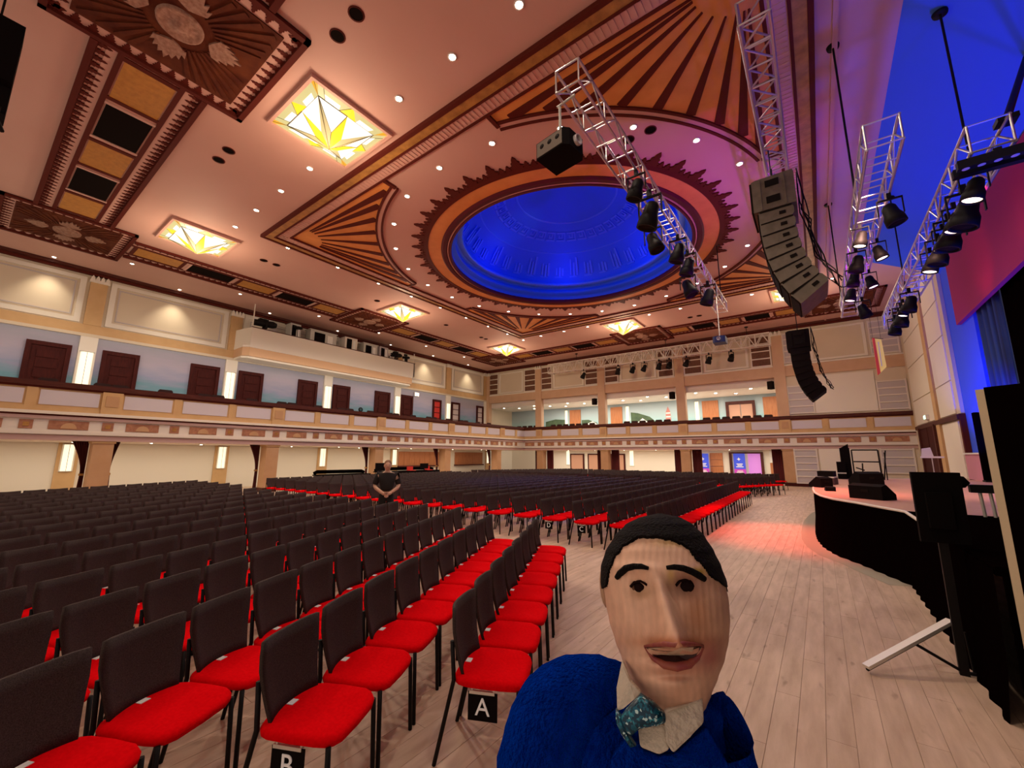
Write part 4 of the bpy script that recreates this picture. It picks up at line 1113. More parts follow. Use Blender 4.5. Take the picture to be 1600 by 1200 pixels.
# ------------------------------------------------------------------ hanging banner sign
hb = thing('hanging_banner', 'narrow yellow and red banner hanging in front of the stage-side wall', 'banner', (2.55, 24.0, 5.3))
MB().prism([(-0.17, 0.0), (0.17, 0.35), (0.13, 1.60), (-0.17, 1.72)], 0, 0.02).xf(Matrix(((1, 0, 0, 0), (0, 0, -1, 0), (0, 1, 0, 0), (0, 0, 0, 1)))).build('cloth', mat('banner_yellow', (0.85, 0.62, 0.16), 0.7, emit=0.25), hb)
MB().prism([(-0.17, 0.0), (-0.06, 0.1), (-0.08, 1.68), (-0.17, 1.72)], 0, 0.02).xf(Matrix(((1, 0, 0, 0), (0, 0, -1, -0.022), (0, 1, 0, 0), (0, 0, 0, 1)))).build('red_stripe', mat('banner_red', (0.65, 0.06, 0.05), 0.7, emit=0.15), hb)
MB().box(0.0, 0.03, -0.045, -0.022, 0.4, 1.5).build('white_stripe', TAGW, hb)
rod('banner_pole', BLACK, hb, (-0.2, 0.0, 1.73), (0.2, 0.0, 1.62), 0.012)
for x in (-0.15, 0.12): rod('banner_wire', BLACK, hb, (x, 0, 1.66), (x, 0, ZC-5.3), 0.006)

# ------------------------------------------------------------------ far banners in the ground-floor lobby
def roll_banner(label, x, y):
    t = thing('roller_banner', label, 'banner', (x, y, 0))
    MB().box(-0.37, 0.37, -0.06, 0.06, 0, 0.08).build('base', BULK, t)
    b = box('banner_sheet', mat('banner_blue', (0.03, 0.06, 0.55), 0.6, emit=0.25, ecol=(0.04, 0.08, 0.7)), t, -0.37, 0.37, -0.01, 0.01, 0.08, 1.95)
    box('lower_field', mat('banner_magenta', (0.45, 0.04, 0.40), 0.6, emit=0.2), b, -0.37, 0.37, -0.014, -0.01, 0.08, 0.85)
    for (z, w) in ((1.18, 0.40), (1.08, 0.30), (0.98, 0.48), (0.68, 0.36), (0.58, 0.48)): box('print_line', TAGW, b, -w/2, w/2, -0.018, -0.014, z, z+0.055)
    MB().prism([(0.13*math.cos(a*PI/4)*(1 if a % 2 == 0 else 0.4), 0.13*math.sin(a*PI/4)*(1 if a % 2 == 0 else 0.4)) for a in range(8)], 0, 0.004).xf(Matrix(((1, 0, 0, -0.03), (0, 0, -1, -0.012), (0, 1, 0, 1.55), (0, 0, 0, 1)))).build('printed_star', TAGW, b)
roll_banner('blue and magenta roller banner beside the orange folding door', -7.15, Y2-0.6)
roll_banner('blue and magenta roller banner standing in the lilac-lit doorway', -4.75, Y2-0.5)

# ------------------------------------------------------------------ stage
FRONT = [(0.90, 4.45), (0.90, 8.15), (0.62, 8.75), (0.42, 9.2), (0.12, 9.75), (-0.06, 10.4), (-0.16, 11.2), (-0.20, 12.2), (-0.21, 13.3), (-0.20, 14.4), (-0.14, 15.5), (-0.05, 16.5), (0.1, 17.5), (0.3, 18.35), (1.1, 19.3), (2.4, 20.1), (4.16, 20.4)]
ZST = 1.0
stage = thing('stage', 'curved black-skirted stage with a pinkish wooden deck', 'stage', (0, 0, 0))
MB().prism(([(4.16, 8.15)]+FRONT[1:])[::-1], ZST-0.06, ZST).build('deck', STAGEW, stage)
MB().prism([(0.90, 4.45), (4.16, 4.45), (4.16, 8.15), (0.90, 8.15)], ZST-0.06, ZST).build('wing_deck', DRAPE, stage)
MB().box(0.93, 4.16, 4.43, 4.46, 0, ZST-0.06).build('wing_end', DRAPE, stage)
def resample(pts, step):
    out = [Vector(pts[0])]
    for a, b in zip(pts, pts[1:]):
        a, b = Vector(a), Vector(b); n = max(1, int((b-a).length/step))
        out += [a+(b-a)*(i/n) for i in range(1, n+1)]
    return out
fr = resample(FRONT, 0.06)
vs = []; nf = len(fr)
for j, z in enumerate((0.0, 0.35, 0.7, ZST-0.02)):
    for i, p in enumerate(fr):
        d = (fr[min(i+1, nf-1)]-fr[max(i-1, 0)]).normalized(); nn = Vector((-d.y, d.x))
        q = p+nn*(0.012*math.sin(i*1.3)*(1.3-z)+0.01+(0.05*(1-z) if j == 0 else 0.02*(1-z)))
        vs.append((q.x, q.y, z))
fs = [(j*nf+i, j*nf+i+1, (j+1)*nf+i+1, (j+1)*nf+i) for j in range(3) for i in range(nf-1)]
MB().add(vs, fs, 0, True).build('skirt', DRAPE, stage)
MB().tube([(p[0]-0.015, p[1], ZST-0.01) for p in [(0.9, 6.0)]+FRONT[1:]], 0.020, 6).build('deck_edge', WHITE, stage)
cst = MB(); L = resample(FRONT[1:], 0.3); n = len(L)
for i in range(n-1):
    def off(i, w):
        d = (L[min(i+1, n-1)]-L[max(i-1, 0)]).normalized(); return L[i]+Vector((-d.y, d.x))*w
    w = 0.34
    a, b, c, e = off(i, 0.0), off(i+1, 0.0), off(i+1, w), off(i, w)
    cst.add([(a.x, a.y, 0.003), (b.x, b.y, 0.003), (c.x, c.y, 0.003), (e.x, e.y, 0.003)], [(0, 1, 2, 3)])
tag(cst.build('carpet_strip', CARPET), 'narrow grey-beige floor strip along the foot of the stage', 'floor strip', kind='structure')
# wedges
def wedge(label, a, b, h, depth, grp=None):
    a, b = Vector(a), Vector(b); d = (b-a); L = d.length
    t = thing('stage_monitor', label, 'loudspeaker', ((a.x+b.x)/2, (a.y+b.y)/2, ZST), math.atan2(d.y, d.x), grp)
    w = L/2
    pr = [(0, 0), (depth, 0), (depth, h*0.35), (depth*0.35, h), (0, h*0.85)]
    MB().prism(pr, -w, w).xf(Matrix(((0, 0, 1, 0), (1, 0, 0, 0), (0, 1, 0, 0), (0, 0, 0, 1)))).build('cabinet', BLACKP, t)
    MB().add([(-w*0.9, depth*0.97, h*0.40), (w*0.9, depth*0.97, h*0.40), (w*0.9, depth*0.40, h*0.98), (-w*0.9, depth*0.40, h*0.98)], [(0, 1, 2, 3)]).build('grille', SPKD, t)
    MB().box(-0.06, 0.06, -0.012, 0, h*0.45, h*0.62).build('handle', SPKD, t)
wedge('large black stage monitor with its back to the hall at the stage lip', (0.36, 10.12), (0.80, 9.80), 0.27, 0.36)
wedge('black wedge monitor tipped up in the middle of the stage deck', (0.78, 14.6), (1.30, 14.9), 0.36, 0.45)
wedge('stacked black wedge monitor at the far rounded lip of the stage', (-0.06, 12.9), (0.18, 13.2), 0.26, 0.32)
wedge('flat low black stage box beside the far wedge monitor', (0.02, 11.7), (0.20, 11.72), 0.10, 0.22)
bx = thing('equipment_case', 'dark equipment case with a pale band at the far stage lip', 'case', (0.06, 14.6, ZST), R(-12))
MB().box(-0.17, 0.22, -0.2, 0.25, 0, 0.18).build('case_body', mat('maroon_case', (0.05, 0.012, 0.012), 0.6), bx)
MB().box(-0.175, 0.225, -0.205, 0.255, 0.18, 0.215).build('case_band', BULK, bx)
MB().box(-0.15, 0.20, -0.18, 0.23, 0.215, 0.36).build('case_top', BLACKP, bx)
q = lambda px, py, Y=18.6: ony(px, py, Y)
def P8(a, b): return (1260+a*0.125, 680+b*0.125)
st = thing('speaker_stack', 'tall black loudspeaker stack standing at the far side of the stage', 'loudspeaker', (0, 0, 0))
a, b = q(*P8(412, 160)), q(*P8(575, 470))
MB().box(a.x, b.x, 18.55, 19.0, ZST, a.z).build('upper_cabinet', BLACKP, st)
MB().prism([(a.x+0.02, a.z), (b.x-0.02, a.z), (b.x-0.02, a.z+0.14)], 0, 0.4).xf(Matrix(((1, 0, 0, 0), (0, 0, -1, 19.0), (0, 1, 0, 0), (0, 0, 0, 1)))).build('tilted_top', BLACKP, st)
a, b = q(*P8(370, 330)), q(*P8(500, 500))
MB().box(a.x, b.x, 18.35, 18.54, ZST, a.z).build('front_case', BLACKP, st)
MB().box(a.x-0.01, b.x, 18.33, 18.35, ZST+0.18, ZST+0.22).build('case_band', BULK, st)
ks = thing('keyboard_frame', 'black open percussion frame standing at the far side of the stage', 'stand', (0, 0, 0))
pp = [q(*P8(560, 185)), q(*P8(890, 185)), q(*P8(940, 480)), q(*P8(590, 330)), q(*P8(915, 335)), q(*P8(590, 490))]
rod('top_bar', BLACK, ks, pp[0], pp[1], 0.022); rod('leg', BLACK, ks, pp[1], (pp[2].x, 18.6, ZST), 0.022)
rod('mid_bar', BLACK, ks, pp[3], pp[4], 0.020); rod('leg', BLACK, ks, pp[0], (pp[0].x, 18.6, ZST), 0.022)
rod('foot_bar', BLACK, ks, (pp[5].x, 18.6, ZST+0.02), (pp[2].x, 18.6, ZST+0.02), 0.02)
a, b = q(*P8(985, 190)), q(*P8(940, 480))
rod('boom', BLACK, ks, a, (b.x+0.05, 18.6, ZST), 0.018); rod('boom', BLACK, ks, q(*P8(970, 215)), (b.x+0.13, 18.6, ZST), 0.014)
a, b = q(*P8(700, 350)), q(*P8(700, 470))
rod('clamp_post', BLACK, ks, a, (b.x, 18.6, ZST), 0.02); rod('clamp_arm', BLACK, ks, q(*P8(620, 405)), q(*P8(730, 440)), 0.02)
wt = thing('music_stand', 'pale music stand at the far end of the stage by the dark side door', 'stand', (3.05, 20.0, ZST))
rod('stem', BULK, wt, (0, 0, 0), (0, 0, 0.75), 0.015); MB().box(-0.28, 0.30, -0.02, 0.02, 0.72, 0.78).build('ledge', TAGW, wt)
MB().prism([(-0.15, 0), (0.15, 0), (0.10, 0.30), (-0.12, 0.26)], 0, 0.02).xf(Matrix(((1, 0, 0, -0.1), (0, 0, -1, 0), (0, 1, 0, 0.78), (0, 0, 0, 1)))).build('paper', TAGW, wt)
for an in (0.3, 2.4, 4.5): rod('foot', BLACK, wt, (0, 0, 0.12), (0.2*math.cos(an), 0.2*math.sin(an), 0), 0.01)
# music-stand pair with silver legs beside it
sl = thing('drum_stand', 'chrome-legged stand with black clamps behind the flat monitor', 'stand', (1.62, 8.0, ZST))
for x in (0.0, 0.09): rod('chrome_leg', STEEL, sl, (x, 0, 0), (x-0.01, 0, 0.30), 0.018, 8)
MB().box(-0.10, 0.14, -0.05, 0.05, 0.30, 0.40).build('clamp', BLACK, sl)
MB().lathe([(0.0, 0.10), (0.12, 0.08), (0.17, 0.0), (0.12, -0.06), (0.0, -0.08)], 16, c=(-0.25, 0.0, 0.42)).build('cushion_seat', BLACKP, sl)
rod('seat_post', BLACK, sl, (-0.25, 0, 0), (-0.25, 0, 0.36), 0.02)
# black drape and posts at the stage side
def drape_y(name, label, x, ya, yb, za, zb, mt, amp=0.06, cat='drape'):
    n = int((yb-ya)/0.08); vs = []
    for z in (za, zb):
        for i in range(n+1): vs.append((x+amp*math.sin(i*1.1), ya+(yb-ya)*i/n, z))
    fs = [(i, i+1, n+2+i, n+1+i) for i in range(n)]
    o = MB().add(vs, fs, 0, True).build(name, mt)
    so = o.modifiers.new('solid', 'SOLIDIFY'); so.thickness = 0.02
    return tag(o, label, cat)
drape_y('blue_drape', 'dark blue pleated drape under the crimson-lit header board', XR+0.2, 16.6, 18.9, 0.9, 6.4, BLUECL)
drape_y('black_drape', 'long black masking drape along the side of the stage', XR+0.2, 4.5, 16.5, 0.3, 6.4, DRAPE, 0.04)
drape_y('black_drape', 'added black light-blocking drape out of view beyond the tall black flat', XR+0.2, Y0, 4.4, 0.0, 6.4, DRAPE, 0.04)  # unseen, added to keep ambient light off the stage ceiling
sp = thing('black_post', 'tall black post standing on the stage before the blue-lit flat', 'post', (XR-0.1, 19.2, ZST))
MB().box(-0.08, 0.08, -0.13, 0.13, 0, 2.15).build('post_body', DRAPE, sp)
MB().box(-0.10, 0.10, -0.16, 0.16, 0, 0.05).build('post_base', BLACK, sp)
PINKL = mat('added_riser_pink_light', (0.62, 0.25, 0.34), 0.7)  # pink stage light put into the colour
rz = thing('added_riser', 'added low riser coloured for pink stage light at the foot of the blue-lit flat', 'riser', (XR-0.05, 20.4, ZST))
MB().box(-0.05, 0.05, -0.95, 0.95, 0, 0.85).build('added_riser_front', PINKL, rz)  # added board standing for the pink-lit stage beyond
MB().box(-0.09, 0.09, -0.97, 0.97, 0.85, 0.90).build('added_riser_top', TAGW, rz)
# tall black flat with a pale timber edge at the near right
fl_ = thing('black_flat', 'tall black scenery flat with a pale timber edge at the near end of the stage', 'flat', (0, 0, 0))
e0 = Vector((0.875, 3.98)); dv = Vector((0.80, -0.60)).normalized(); nv = Vector((-dv.y, dv.x))
MB().prism([e0+dv*0.03, e0+dv*1.8, e0+dv*1.8+nv*0.09, e0+dv*0.03+nv*0.09], 0.0, 2.2).build('panel', DRAPE, fl_)
MB().prism([e0-dv*0.012, e0+dv*0.03, e0+dv*0.03+nv*0.09, e0-dv*0.012+nv*0.09], 0.0, 2.19).build('timber_edge', mat('pale_timber', (0.55, 0.45, 0.30), 0.7), fl_)
rod('brace', BLACK, fl_, (e0.x+0.9, e0.y-0.55, 1.3), (e0.x+1.2, e0.y+0.1, 0.0), 0.02)
# folding strut on the floor
fs_ = thing('monitor_stand', 'black monitor seen from behind on a folding stand with one pale steel leg', 'monitor', (0, 0, 0))
a = onz(1354, 1044, 0.04); b = onz(1486, 972, 0.36)
d = (b-a).normalized(); sd = d.cross(Vector((0, 0, 1))).normalized(); up = sd.cross(d)
vs = [p+sd*s*0.03+up*h for p in (a, b) for (s, h) in ((-1, 0.0), (1, 0.0), (1, 0.025), (-1, 0.025))]
MB().add(vs, [(0, 1, 2, 3), (7, 6, 5, 4), (0, 4, 5, 1), (1, 5, 6, 2), (2, 6, 7, 3), (3, 7, 4, 0)]).build('steel_strip', STEEL, fs_)
rod('under_tube', BLACK, fs_, a-up*0.012, b-up*0.012, 0.014)
mid = a+(b-a)*0.56-up*0.02
ft = onz(1507, 1051, 0.02); ft2 = onz(1536, 1056, 0.02)
rod('brace', BLACK, fs_, mid, ft, 0.012); rod('foot_tube', BLACK, fs_, ft, ft2, 0.014)
MB().box(ft.x-0.03, ft.x+0.03, ft.y-0.02, ft.y+0.02, 0.0, 1.30).build('post', BLACK, fs_)
MB().prism([(0.630, 5.12), (0.945, 5.17), (0.94, 5.21), (0.625, 5.16)], 1.03, 1.62).build('screen_housing', BLACKP, fs_)
MB().prism([(0.70, 5.085), (0.86, 5.11), (0.855, 5.145), (0.695, 5.12)], 1.15, 1.45).build('rear_box', BLACKP, fs_)
rod('stay', BLACK, fs_, ft+Vector((0.06, 0.02, 0)), ft+Vector((0.05, 0.05, 0.3)), 0.008)
# ------------------------------------------------------------------ equipment booth on the mural wall
bo = thing('booth', 'white projecting equipment booth high on the mural wall', 'booth', (X2, 0, 0), kind='structure')
XB = 1.55
def boothring(z0, z1, x1, ya, yb, ch, name, mt):
    return MB().prism([(0, ya), (x1-ch, ya+0.0), (x1, ya+ch), (x1, yb-ch), (x1-ch, yb), (0, yb)], z0, z1).build(name, mt, bo)
boothring(6.86, 6.96, XB-0.25, 8.65, 20.15, 0.25, 'booth_soffit', CREAMW)
boothring(6.96, 7.42, XB-0.06, 8.62, 20.15, 0.25, 'booth_band', mat('peach_band', (0.68, 0.42, 0.24), 0.7))
boothring(7.42, 7.52, XB, 8.60, 20.15, 0.25, 'booth_lip', CREAMW)
pr = MB()
pr.box(XB-0.12, XB, 8.85, 20.1, 7.52, 8.52)
pr.prism([(0, 8.58), (0, 8.70), (XB-0.12, 8.97), (XB, 8.85)][::-1], 7.52, 8.52)
pr.box(0, XB, 20.0, 20.12, 7.52, 8.52)
pr.build('booth_parapet', CREAMW, bo)
box('booth_coping', RAIL, bo, XB-0.14, XB+0.02, 8.85, 20.12, 8.52, 8.56)
rod('corner_post', CREAMW, bo, (XB-0.05, 8.9, 8.56), (XB-0.05, 8.9, ZC), 0.03); rod('corner_post', CREAMW, bo, (XB-0.05, 20.05, 8.56), (XB-0.05, 20.05, 9.3), 0.03)
box('booth_rear_wall', CREAMW, bo, 0, 0.03, 8.7, 20.0, 7.5, 9.6)
def spot_big(y, z, label, s=1.0, yaw=0.0):
    t = thing('followspot', label, 'spotlight', (X2+1.25, y, 8.56), yaw)
    MB().tube([(0, -0.5*s, 0.35), (0, 0.35*s, 0.42), (0, 0.5*s, 0.42)], [0.15*s, 0.17*s, 0.12*s], 14).build('lamp_body', BLACK, t)
    MB().box(-0.12*s, 0.12*s, -0.3*s, 0.1*s, 0.5, 0.62).build('lamp_housing', BLACK, t)
    rod('stand', BLACK, t, (0, 0, 0), (0, 0, 0.3), 0.03)
    MB().box(-0.2*s, -0.17*s, -0.05, 0.05, 0.1, 0.45).box(0.17*s, 0.2*s, -0.05, 0.05, 0.1, 0.45).box(-0.2*s, 0.2*s, -0.05, 0.05, 0.07, 0.1).build('yoke', BLACK, t)
spot_big(9.6, 8.6, 'black followspot at the near end of the equipment booth', 1.15)
spot_big(18.6, 8.6, 'black followspot at the far end of the equipment booth', 0.9)
spot_big(19.5, 8.6, 'small black followspot beside the corner post of the equipment booth', 0.6)
items = [(11.0, 11.6, 0.85, BULK, 'grey control cabinet with dark dials on the booth ledge'), (12.2, 13.9, 0.75, BULK, 'long grey console with a black screen on the booth ledge'), (14.5, 15.4, 0.85, WHITE, 'pale cabinet with a scalloped top in the middle of the booth'),
         (15.9, 17.0, 0.72, BULK, 'grey desk unit with a small lamp on the booth ledge'), (17.2, 17.9, 0.78, mat('lilac_grey', (0.5, 0.44, 0.46), 0.7), 'plain lilac-grey box on the booth ledge'), (17.95, 18.1, 0.35, WHITE, 'small white switch box on the booth ledge')]
for i, (a, b, h, mt, lab) in enumerate(items):
    t = thing('control_cabinet', lab, 'cabinet', (X2+0.9, (a+b)/2, 8.30))
    w = (b-a)/2
    MB().box(-0.3, 0.3, -w, w, 0, h+0.26).build('case', mt, t)
    MB().box(0.3, 0.32, -w*0.7, w*0.1, 0.33, h+0.16).build('dark_panel', BLACKP, t)
    MB().box(0.3, 0.32, w*0.3, w*0.7, 0.33, h+0.1).build('pale_panel', TAGW, t)
    MB().box(-0.34, 0.34, -w-0.05, w+0.05, h+0.26, h+0.31).build('top_board', RAIL if i % 2 == 0 else mt, t)
    rod('support', BLACK, t, (0, 0, -0.78), (0, 0, 0), 0.05)
hd = thing('flat_lamp', 'black flat hood lamp on the booth ledge between followspot and console', 'lamp', (X2+1.47, 11.3, 8.56))
MB().lathe([(0, 0.62), (0.22, 0.60), (0.26, 0.52), (0.0, 0.50)], 16).build('hood', BLACK, hd)
rod('stem', BLACK, hd, (0, 0, 0), (0, 0, 0.52), 0.02)
es = thing('exit_sign', 'small lit white sign above the last gallery door of the mural wall', 'sign', (X2+0.08, 21.6, 6.35))
MB().box(0, 0.10, -0.22, 0.22, 0, 0.3).build('sign_case', WHITE, es); MB().box(0.10, 0.11, -0.2, 0.2, 0.03, 0.27).build('lit_face', LENSF, es)
es = thing('exit_sign', 'small green-white lit sign over the dark stage-side door', 'sign', (XR-0.14, 26.6, 3.45))
MB().box(-0.02, 0.10, -0.22, 0.22, 0, 0.22).build('sign_case', WHITE, es); MB().box(-0.03, -0.02, -0.2, 0.2, 0.03, 0.19).build('lit_face', mat('green_lens', (0.4, 1, 0.6), 0.4, emit=2.0, ecol=(0.5, 1.0, 0.7)), es)
for (x, z) in ((-14.05, 6.0), (-8.05, 6.0), (-2.05, 6.15)):
    t = thing('wall_speaker', 'small black loudspeaker on the %s far gallery pilaster from the mural wall' % ordw(2+round((x+14.05)/6)), 'loudspeaker', (x, Y1-0.25, z), R(-25), 'gallery pilaster loudspeakers')
    MB().prism([(-0.16, -0.18), (0.16, -0.18), (0.11, 0.14), (-0.11, 0.14)], -0.25, 0.25).build('cabinet', BLACKP, t)
    MB().box(-0.14, 0.14, -0.19, -0.18, -0.22, 0.22).build('grille', SPKD, t)
    MB().box(-0.03, 0.03, 0.14, 0.24, -0.04, 0.04).build('bracket', BLACK, t)
rv = thing('round_vent', 'round dark wall speaker set into the mural between two gallery doors', 'vent', (X2+0.02, 16.75, 4.85))
MB().lathe([(0.16, 0.0), (0.16, 0.04), (0.10, 0.05)], 18).xf(Matrix.Rotation(PI/2, 4, 'Y')).build('ring', BLACK, rv); MB().lathe([(0.11, 0.03), (0, 0.05)], 18).xf(Matrix.Rotation(PI/2, 4, 'Y')).build('disc', mat('teal_disc', (0.03, 0.10, 0.12), 0.5), rv)

# ------------------------------------------------------------------ chairs
def superell(w, d, e, n=20):
    out = []
    for i in range(n):
        a = 2*PI*i/n; c, s = math.cos(a), math.sin(a)
        out.append((d/2*math.copysign(abs(c)**(2/e), c), w/2*math.copysign(abs(s)**(2/e), s)))
    return out
def seat_mb():
    o = superell(0.455, 0.44, 4.5)
    mb = MB(); vs = []
    for (sc, z) in ((0.88, 0.415), (0.985, 0.430), (1.0, 0.448), (0.97, 0.463), (0.86, 0.472), (0.45, 0.470)):
        for (x, y) in o: vs.append((x*sc, y*sc, z-(0.018*max(0, (x-0.10)/0.12)**2 if z > 0.42 else 0)))
    n = len(o)
    vs.append((0, 0, 0.468))
    fs = [tuple(range(n-1, -1, -1))]
    for j in range(5): fs += [(j*n+i, j*n+(i+1) % n, (j+1)*n+(i+1) % n, (j+1)*n+i) for i in range(n)]
    fs += [(5*n+i, 5*n+(i+1) % n, 6*n) for i in range(n)]
    return mb.add(vs, fs, 0, True)
def back_mb():
    nu, nv = 8, 6
    F_, B_ = [], []
    for j in range(nv+1):
        t = j/nv
        z = 0.455+(0.825-0.455)*t
        w = 0.170+0.042*min(1, t*1.5)-(0.004 if j == nv else 0)
        x = -0.195-0.055*t-0.015*math.sin(t*PI)
        for i in range(nu+1):
            u = -1+2*i/nu
            cz = 0.016*u*u*t*t-(0.006*abs(u)**8 if j == nv else 0)
            xx = x+0.045*u*u
            F_.append((xx+0.010, u*w, z+cz)); B_.append((xx-0.010, u*w, z+cz))
    k = nu+1; n = len(F_)
    fs = []
    for j in range(nv):
        for i in range(nu):
            a, b, c, d = j*k+i, j*k+i+1, (j+1)*k+i+1, (j+1)*k+i
            fs += [(a, b, c, d), (n+d, n+c, n+b, n+a)]
    for i in range(nu): fs += [(i+1, i, n+i, n+i+1), (nv*k+i, nv*k+i+1, n+nv*k+i+1, n+nv*k+i)]
    for j in range(nv): fs += [(j*k, (j+1)*k, n+(j+1)*k, n+j*k), ((j+1)*k+nu, j*k+nu, n+j*k+nu, n+(j+1)*k+nu)]
    return MB().add(F_+B_, fs, 0, True)
def leg_mb(front, s):
    if front: return MB().tube([(0.185, s*0.20, 0.425), (0.20, s*0.208, 0.0)], 0.0125, 6)
    return MB().tube([(-0.215, s*0.20, 0.66), (-0.200, s*0.20, 0.45), (-0.305, s*0.205, 0.0)], 0.0125, 6)
seat_me, back_me = seat_mb().mesh('seat', REDF), back_mb().mesh('backrest', BACKM)
leg_mes = [leg_mb(f, s).mesh('leg', BLACK) for f in (True, False) for s in (-1, 1)]
tag_mb = MB().box(-0.185, -0.150, -0.025, 0.025, 0.468, 0.474)
tag_me = tag_mb.mesh('number_card', TAGW)
link_me = MB().box(-0.10, 0.10, 0.222, 0.238, 0.415, 0.430).mesh('link_bar', BLACK)
def chair(x, y, ang, label, group):
    t = thing('conference_chair', label, 'chair', (x, y, 0), ang, group)
    link('seat', seat_me, t); link('backrest', back_me, t)
    for me in leg_mes: link('leg', me, t)
    link('number_card', tag_me, t)
    return t
AN = math.atan2(0.426, 0.905)
nv_, uv_ = Vector((0.905, 0.426)), Vector((-0.426, 0.905))
A0 = Vector((-1.92, 2.15))
LST = []     # (x, y, ang, block, row, idx)
for k in range(18):
    o = A0-nv_*0.772*k-uv_*0.15*k
    for i in range(-30, 60):
        if k == 0 and i < 0: continue
        if k == 1 and i < -1: continue
        tg = o+uv_*0.47*i
        if tg.y > 5.5 or tg.y < -1.5 or tg.x < -19.2: continue
        c = tg+nv_*0.17
        LST.append((c.x, c.y, AN, 1, k, i+(1 if k == 1 else 0)))
for k in range(21):
    for i in range(22):
        LST.append((-2.41-0.752*k, 7.85+0.47*i, 0.0, 2, k, i))
for (x, y, an, bq, k, i) in [c for c in LST if c[3] == 1]:
    LST.append((x, 25.56-y, -an, 3, k, i))
def visible(c):
    px, py, w = proj((c[0], c[1], 0.6))
    return w > 0.3 and -180 < px < 1700 and py < 1420
LST = [c for c in LST if visible(c)]
LST.sort(key=lambda c: c[0]**2+c[1]**2)
NIND = 272
LASTI = {}
for c in LST:
    if c[3] == 1: LASTI[c[4]] = max(LASTI.get(c[4], -99), c[5])
ordn = ['first', 'second', 'third', 'fourth', 'fifth', 'sixth', 'seventh', 'eighth', 'ninth', 'tenth', 'eleventh', 'twelfth', 'thirteenth', 'fourteenth', 'fifteenth']
for n, c in enumerate(LST[:NIND]):
    x, y, an, bq, k, i = c
    grp = 'near seating block chairs' if bq == 1 else 'straight seating block chairs'
    if bq == 1 and k in (0, 1) and 0 <= i < 15:
        L = 'AB'[k]
        lab = ('red-seated chair carrying the row %s sign at its row end' % L) if i == 0 else 'red-seated black-backed chair, %s in row %s counted from the row sign' % (ordn[i], L)
    elif bq == 1: lab = 'red-seated chair, %s from the aisle in the %s angled row behind row B' % (ordw(LASTI[k]-i+1), ordw(k-1))
    elif k in (2, 3) and i == 0: lab = 'red-seated chair carrying the row %s sign at the aisle end' % 'CD'[k-2]
    elif k == 0: lab = 'red-seated chair, %s from the aisle in the front row of the straight block' % ordw(i+1)
    else: lab = 'red-seated chair, %s from the aisle in the %s row behind the straight front row' % (ordw(i+1), ordw(k))
    chair(x, y, an, lab, grp)
mass = MB()
parts = [(seat_mb(), 0), (back_mb(), 1), (leg_mb(True, -1), 2), (leg_mb(True, 1), 2), (leg_mb(False, -1), 2), (leg_mb(False, 1), 2), (tag_mb, 3)]
for (x, y, an, bq, k, i) in LST[NIND:]:
    ca, sa = math.cos(an), math.sin(an)
    for (mb, mi) in parts:
        mass.add([(x+v[0]*ca-v[1]*sa, y+v[0]*sa+v[1]*ca, v[2]) for v in mb.v], mb.f, mi, True)
o = mass.build('distant_chairs', [REDF, BACKM, BLACK, TAGW])
tag(o, 'mass of red-seated black-backed chairs filling the back of the hall', 'chairs', 'rows of chairs at the back', 'stuff')
# row signs hung on the row-end chairs
def row_sign(letter, x, y, an, label):
    t = thing('row_sign', label, 'sign', (x, y, 0), an, 'row letter signs')
    yo = -0.19
    MB().box(-0.112, 0.062, yo-0.006, yo, 0.250, 0.398).build('plate', BLACKP, t)
    for x in (-0.095, 0.035): MB().box(x, x+0.01, yo-0.004, yo+0.006, 0.395, 0.414).build('hook', STEEL, t)
    MB().box(-0.105, 0.045, yo-0.010, yo+0.004, 0.388, 0.404).build('clip', STEEL, t)
    l = link('letter', text_mesh(letter, 0.13, LTRW), t, (-0.025, yo-0.009, 0.320))
    l.rotation_euler = (PI/2, 0, 0)
for (bq, k, idx, L) in ((1, 0, 0, 'A'), (1, 1, 0, 'B'), (2, 2, 0, 'C'), (2, 3, 0, 'D')):
    for c in LST:
        if c[3] == bq and c[4] == k and c[5] == idx:
            row_sign(L, c[0], c[1], c[2], 'black plate with white letter %s hanging from a row-end chair' % L)
# gallery chairs behind the rails
gm_s = MB().box(-0.2, 0.2, -0.22, 0.22, 0.42, 0.47).mesh('seat', RAIL)
gm_b = MB().prism([(-0.24, 0.5), (0.24, 0.5), (0.25, 1.03), (0.20, 1.09), (-0.20, 1.09), (-0.25, 1.03)], -0.02, 0.02).xf(Matrix(((0, 0, 1, -0.22), (1, 0, 0, 0), (0, 1, 0, 0), (0, 0, 0, 1)))).mesh('backrest', mat('dark_maroon_seat', (0.03, 0.006, 0.006), 0.8))
gm_l = MB().box(-0.2, -0.17, -0.2, 0.2, -0.15, 0.5).box(0.17, 0.2, -0.2, 0.2, -0.15, 0.42).box(-0.17, 0.17, -0.02, 0.02, 0.38, 0.42).mesh('leg_frame', BLACK)
def gchair(x, y, an, label, group):
    t = thing('gallery_chair', label, 'chair', (x, y, 3.35), an, group)
    for nm, me in (('seat', gm_s), ('backrest', gm_b), ('leg_frame', gm_l)): link(nm, me, t)
GN = 0
for (a, b) in ((-22.6, -19.9), (-18.9, -14.0), (-12.2, -8.0), (-6.4, -2.0)):
    n = int((b-a)/0.62)
    for i in range(n):
        GN += 1; gchair(a+0.62*i+0.2, Y1+0.85, -PI/2, 'dark chair behind the far gallery rail, %s from the mural wall' % ordw(GN), 'far gallery chairs')
for i in range(24): gchair(X1-0.85, 0.4+1.12*i+0.3*(i % 3), 0.0, 'dark chair behind the mural-side gallery rail, %s from the far corner' % ordw(24-i), 'mural-side gallery chairs')

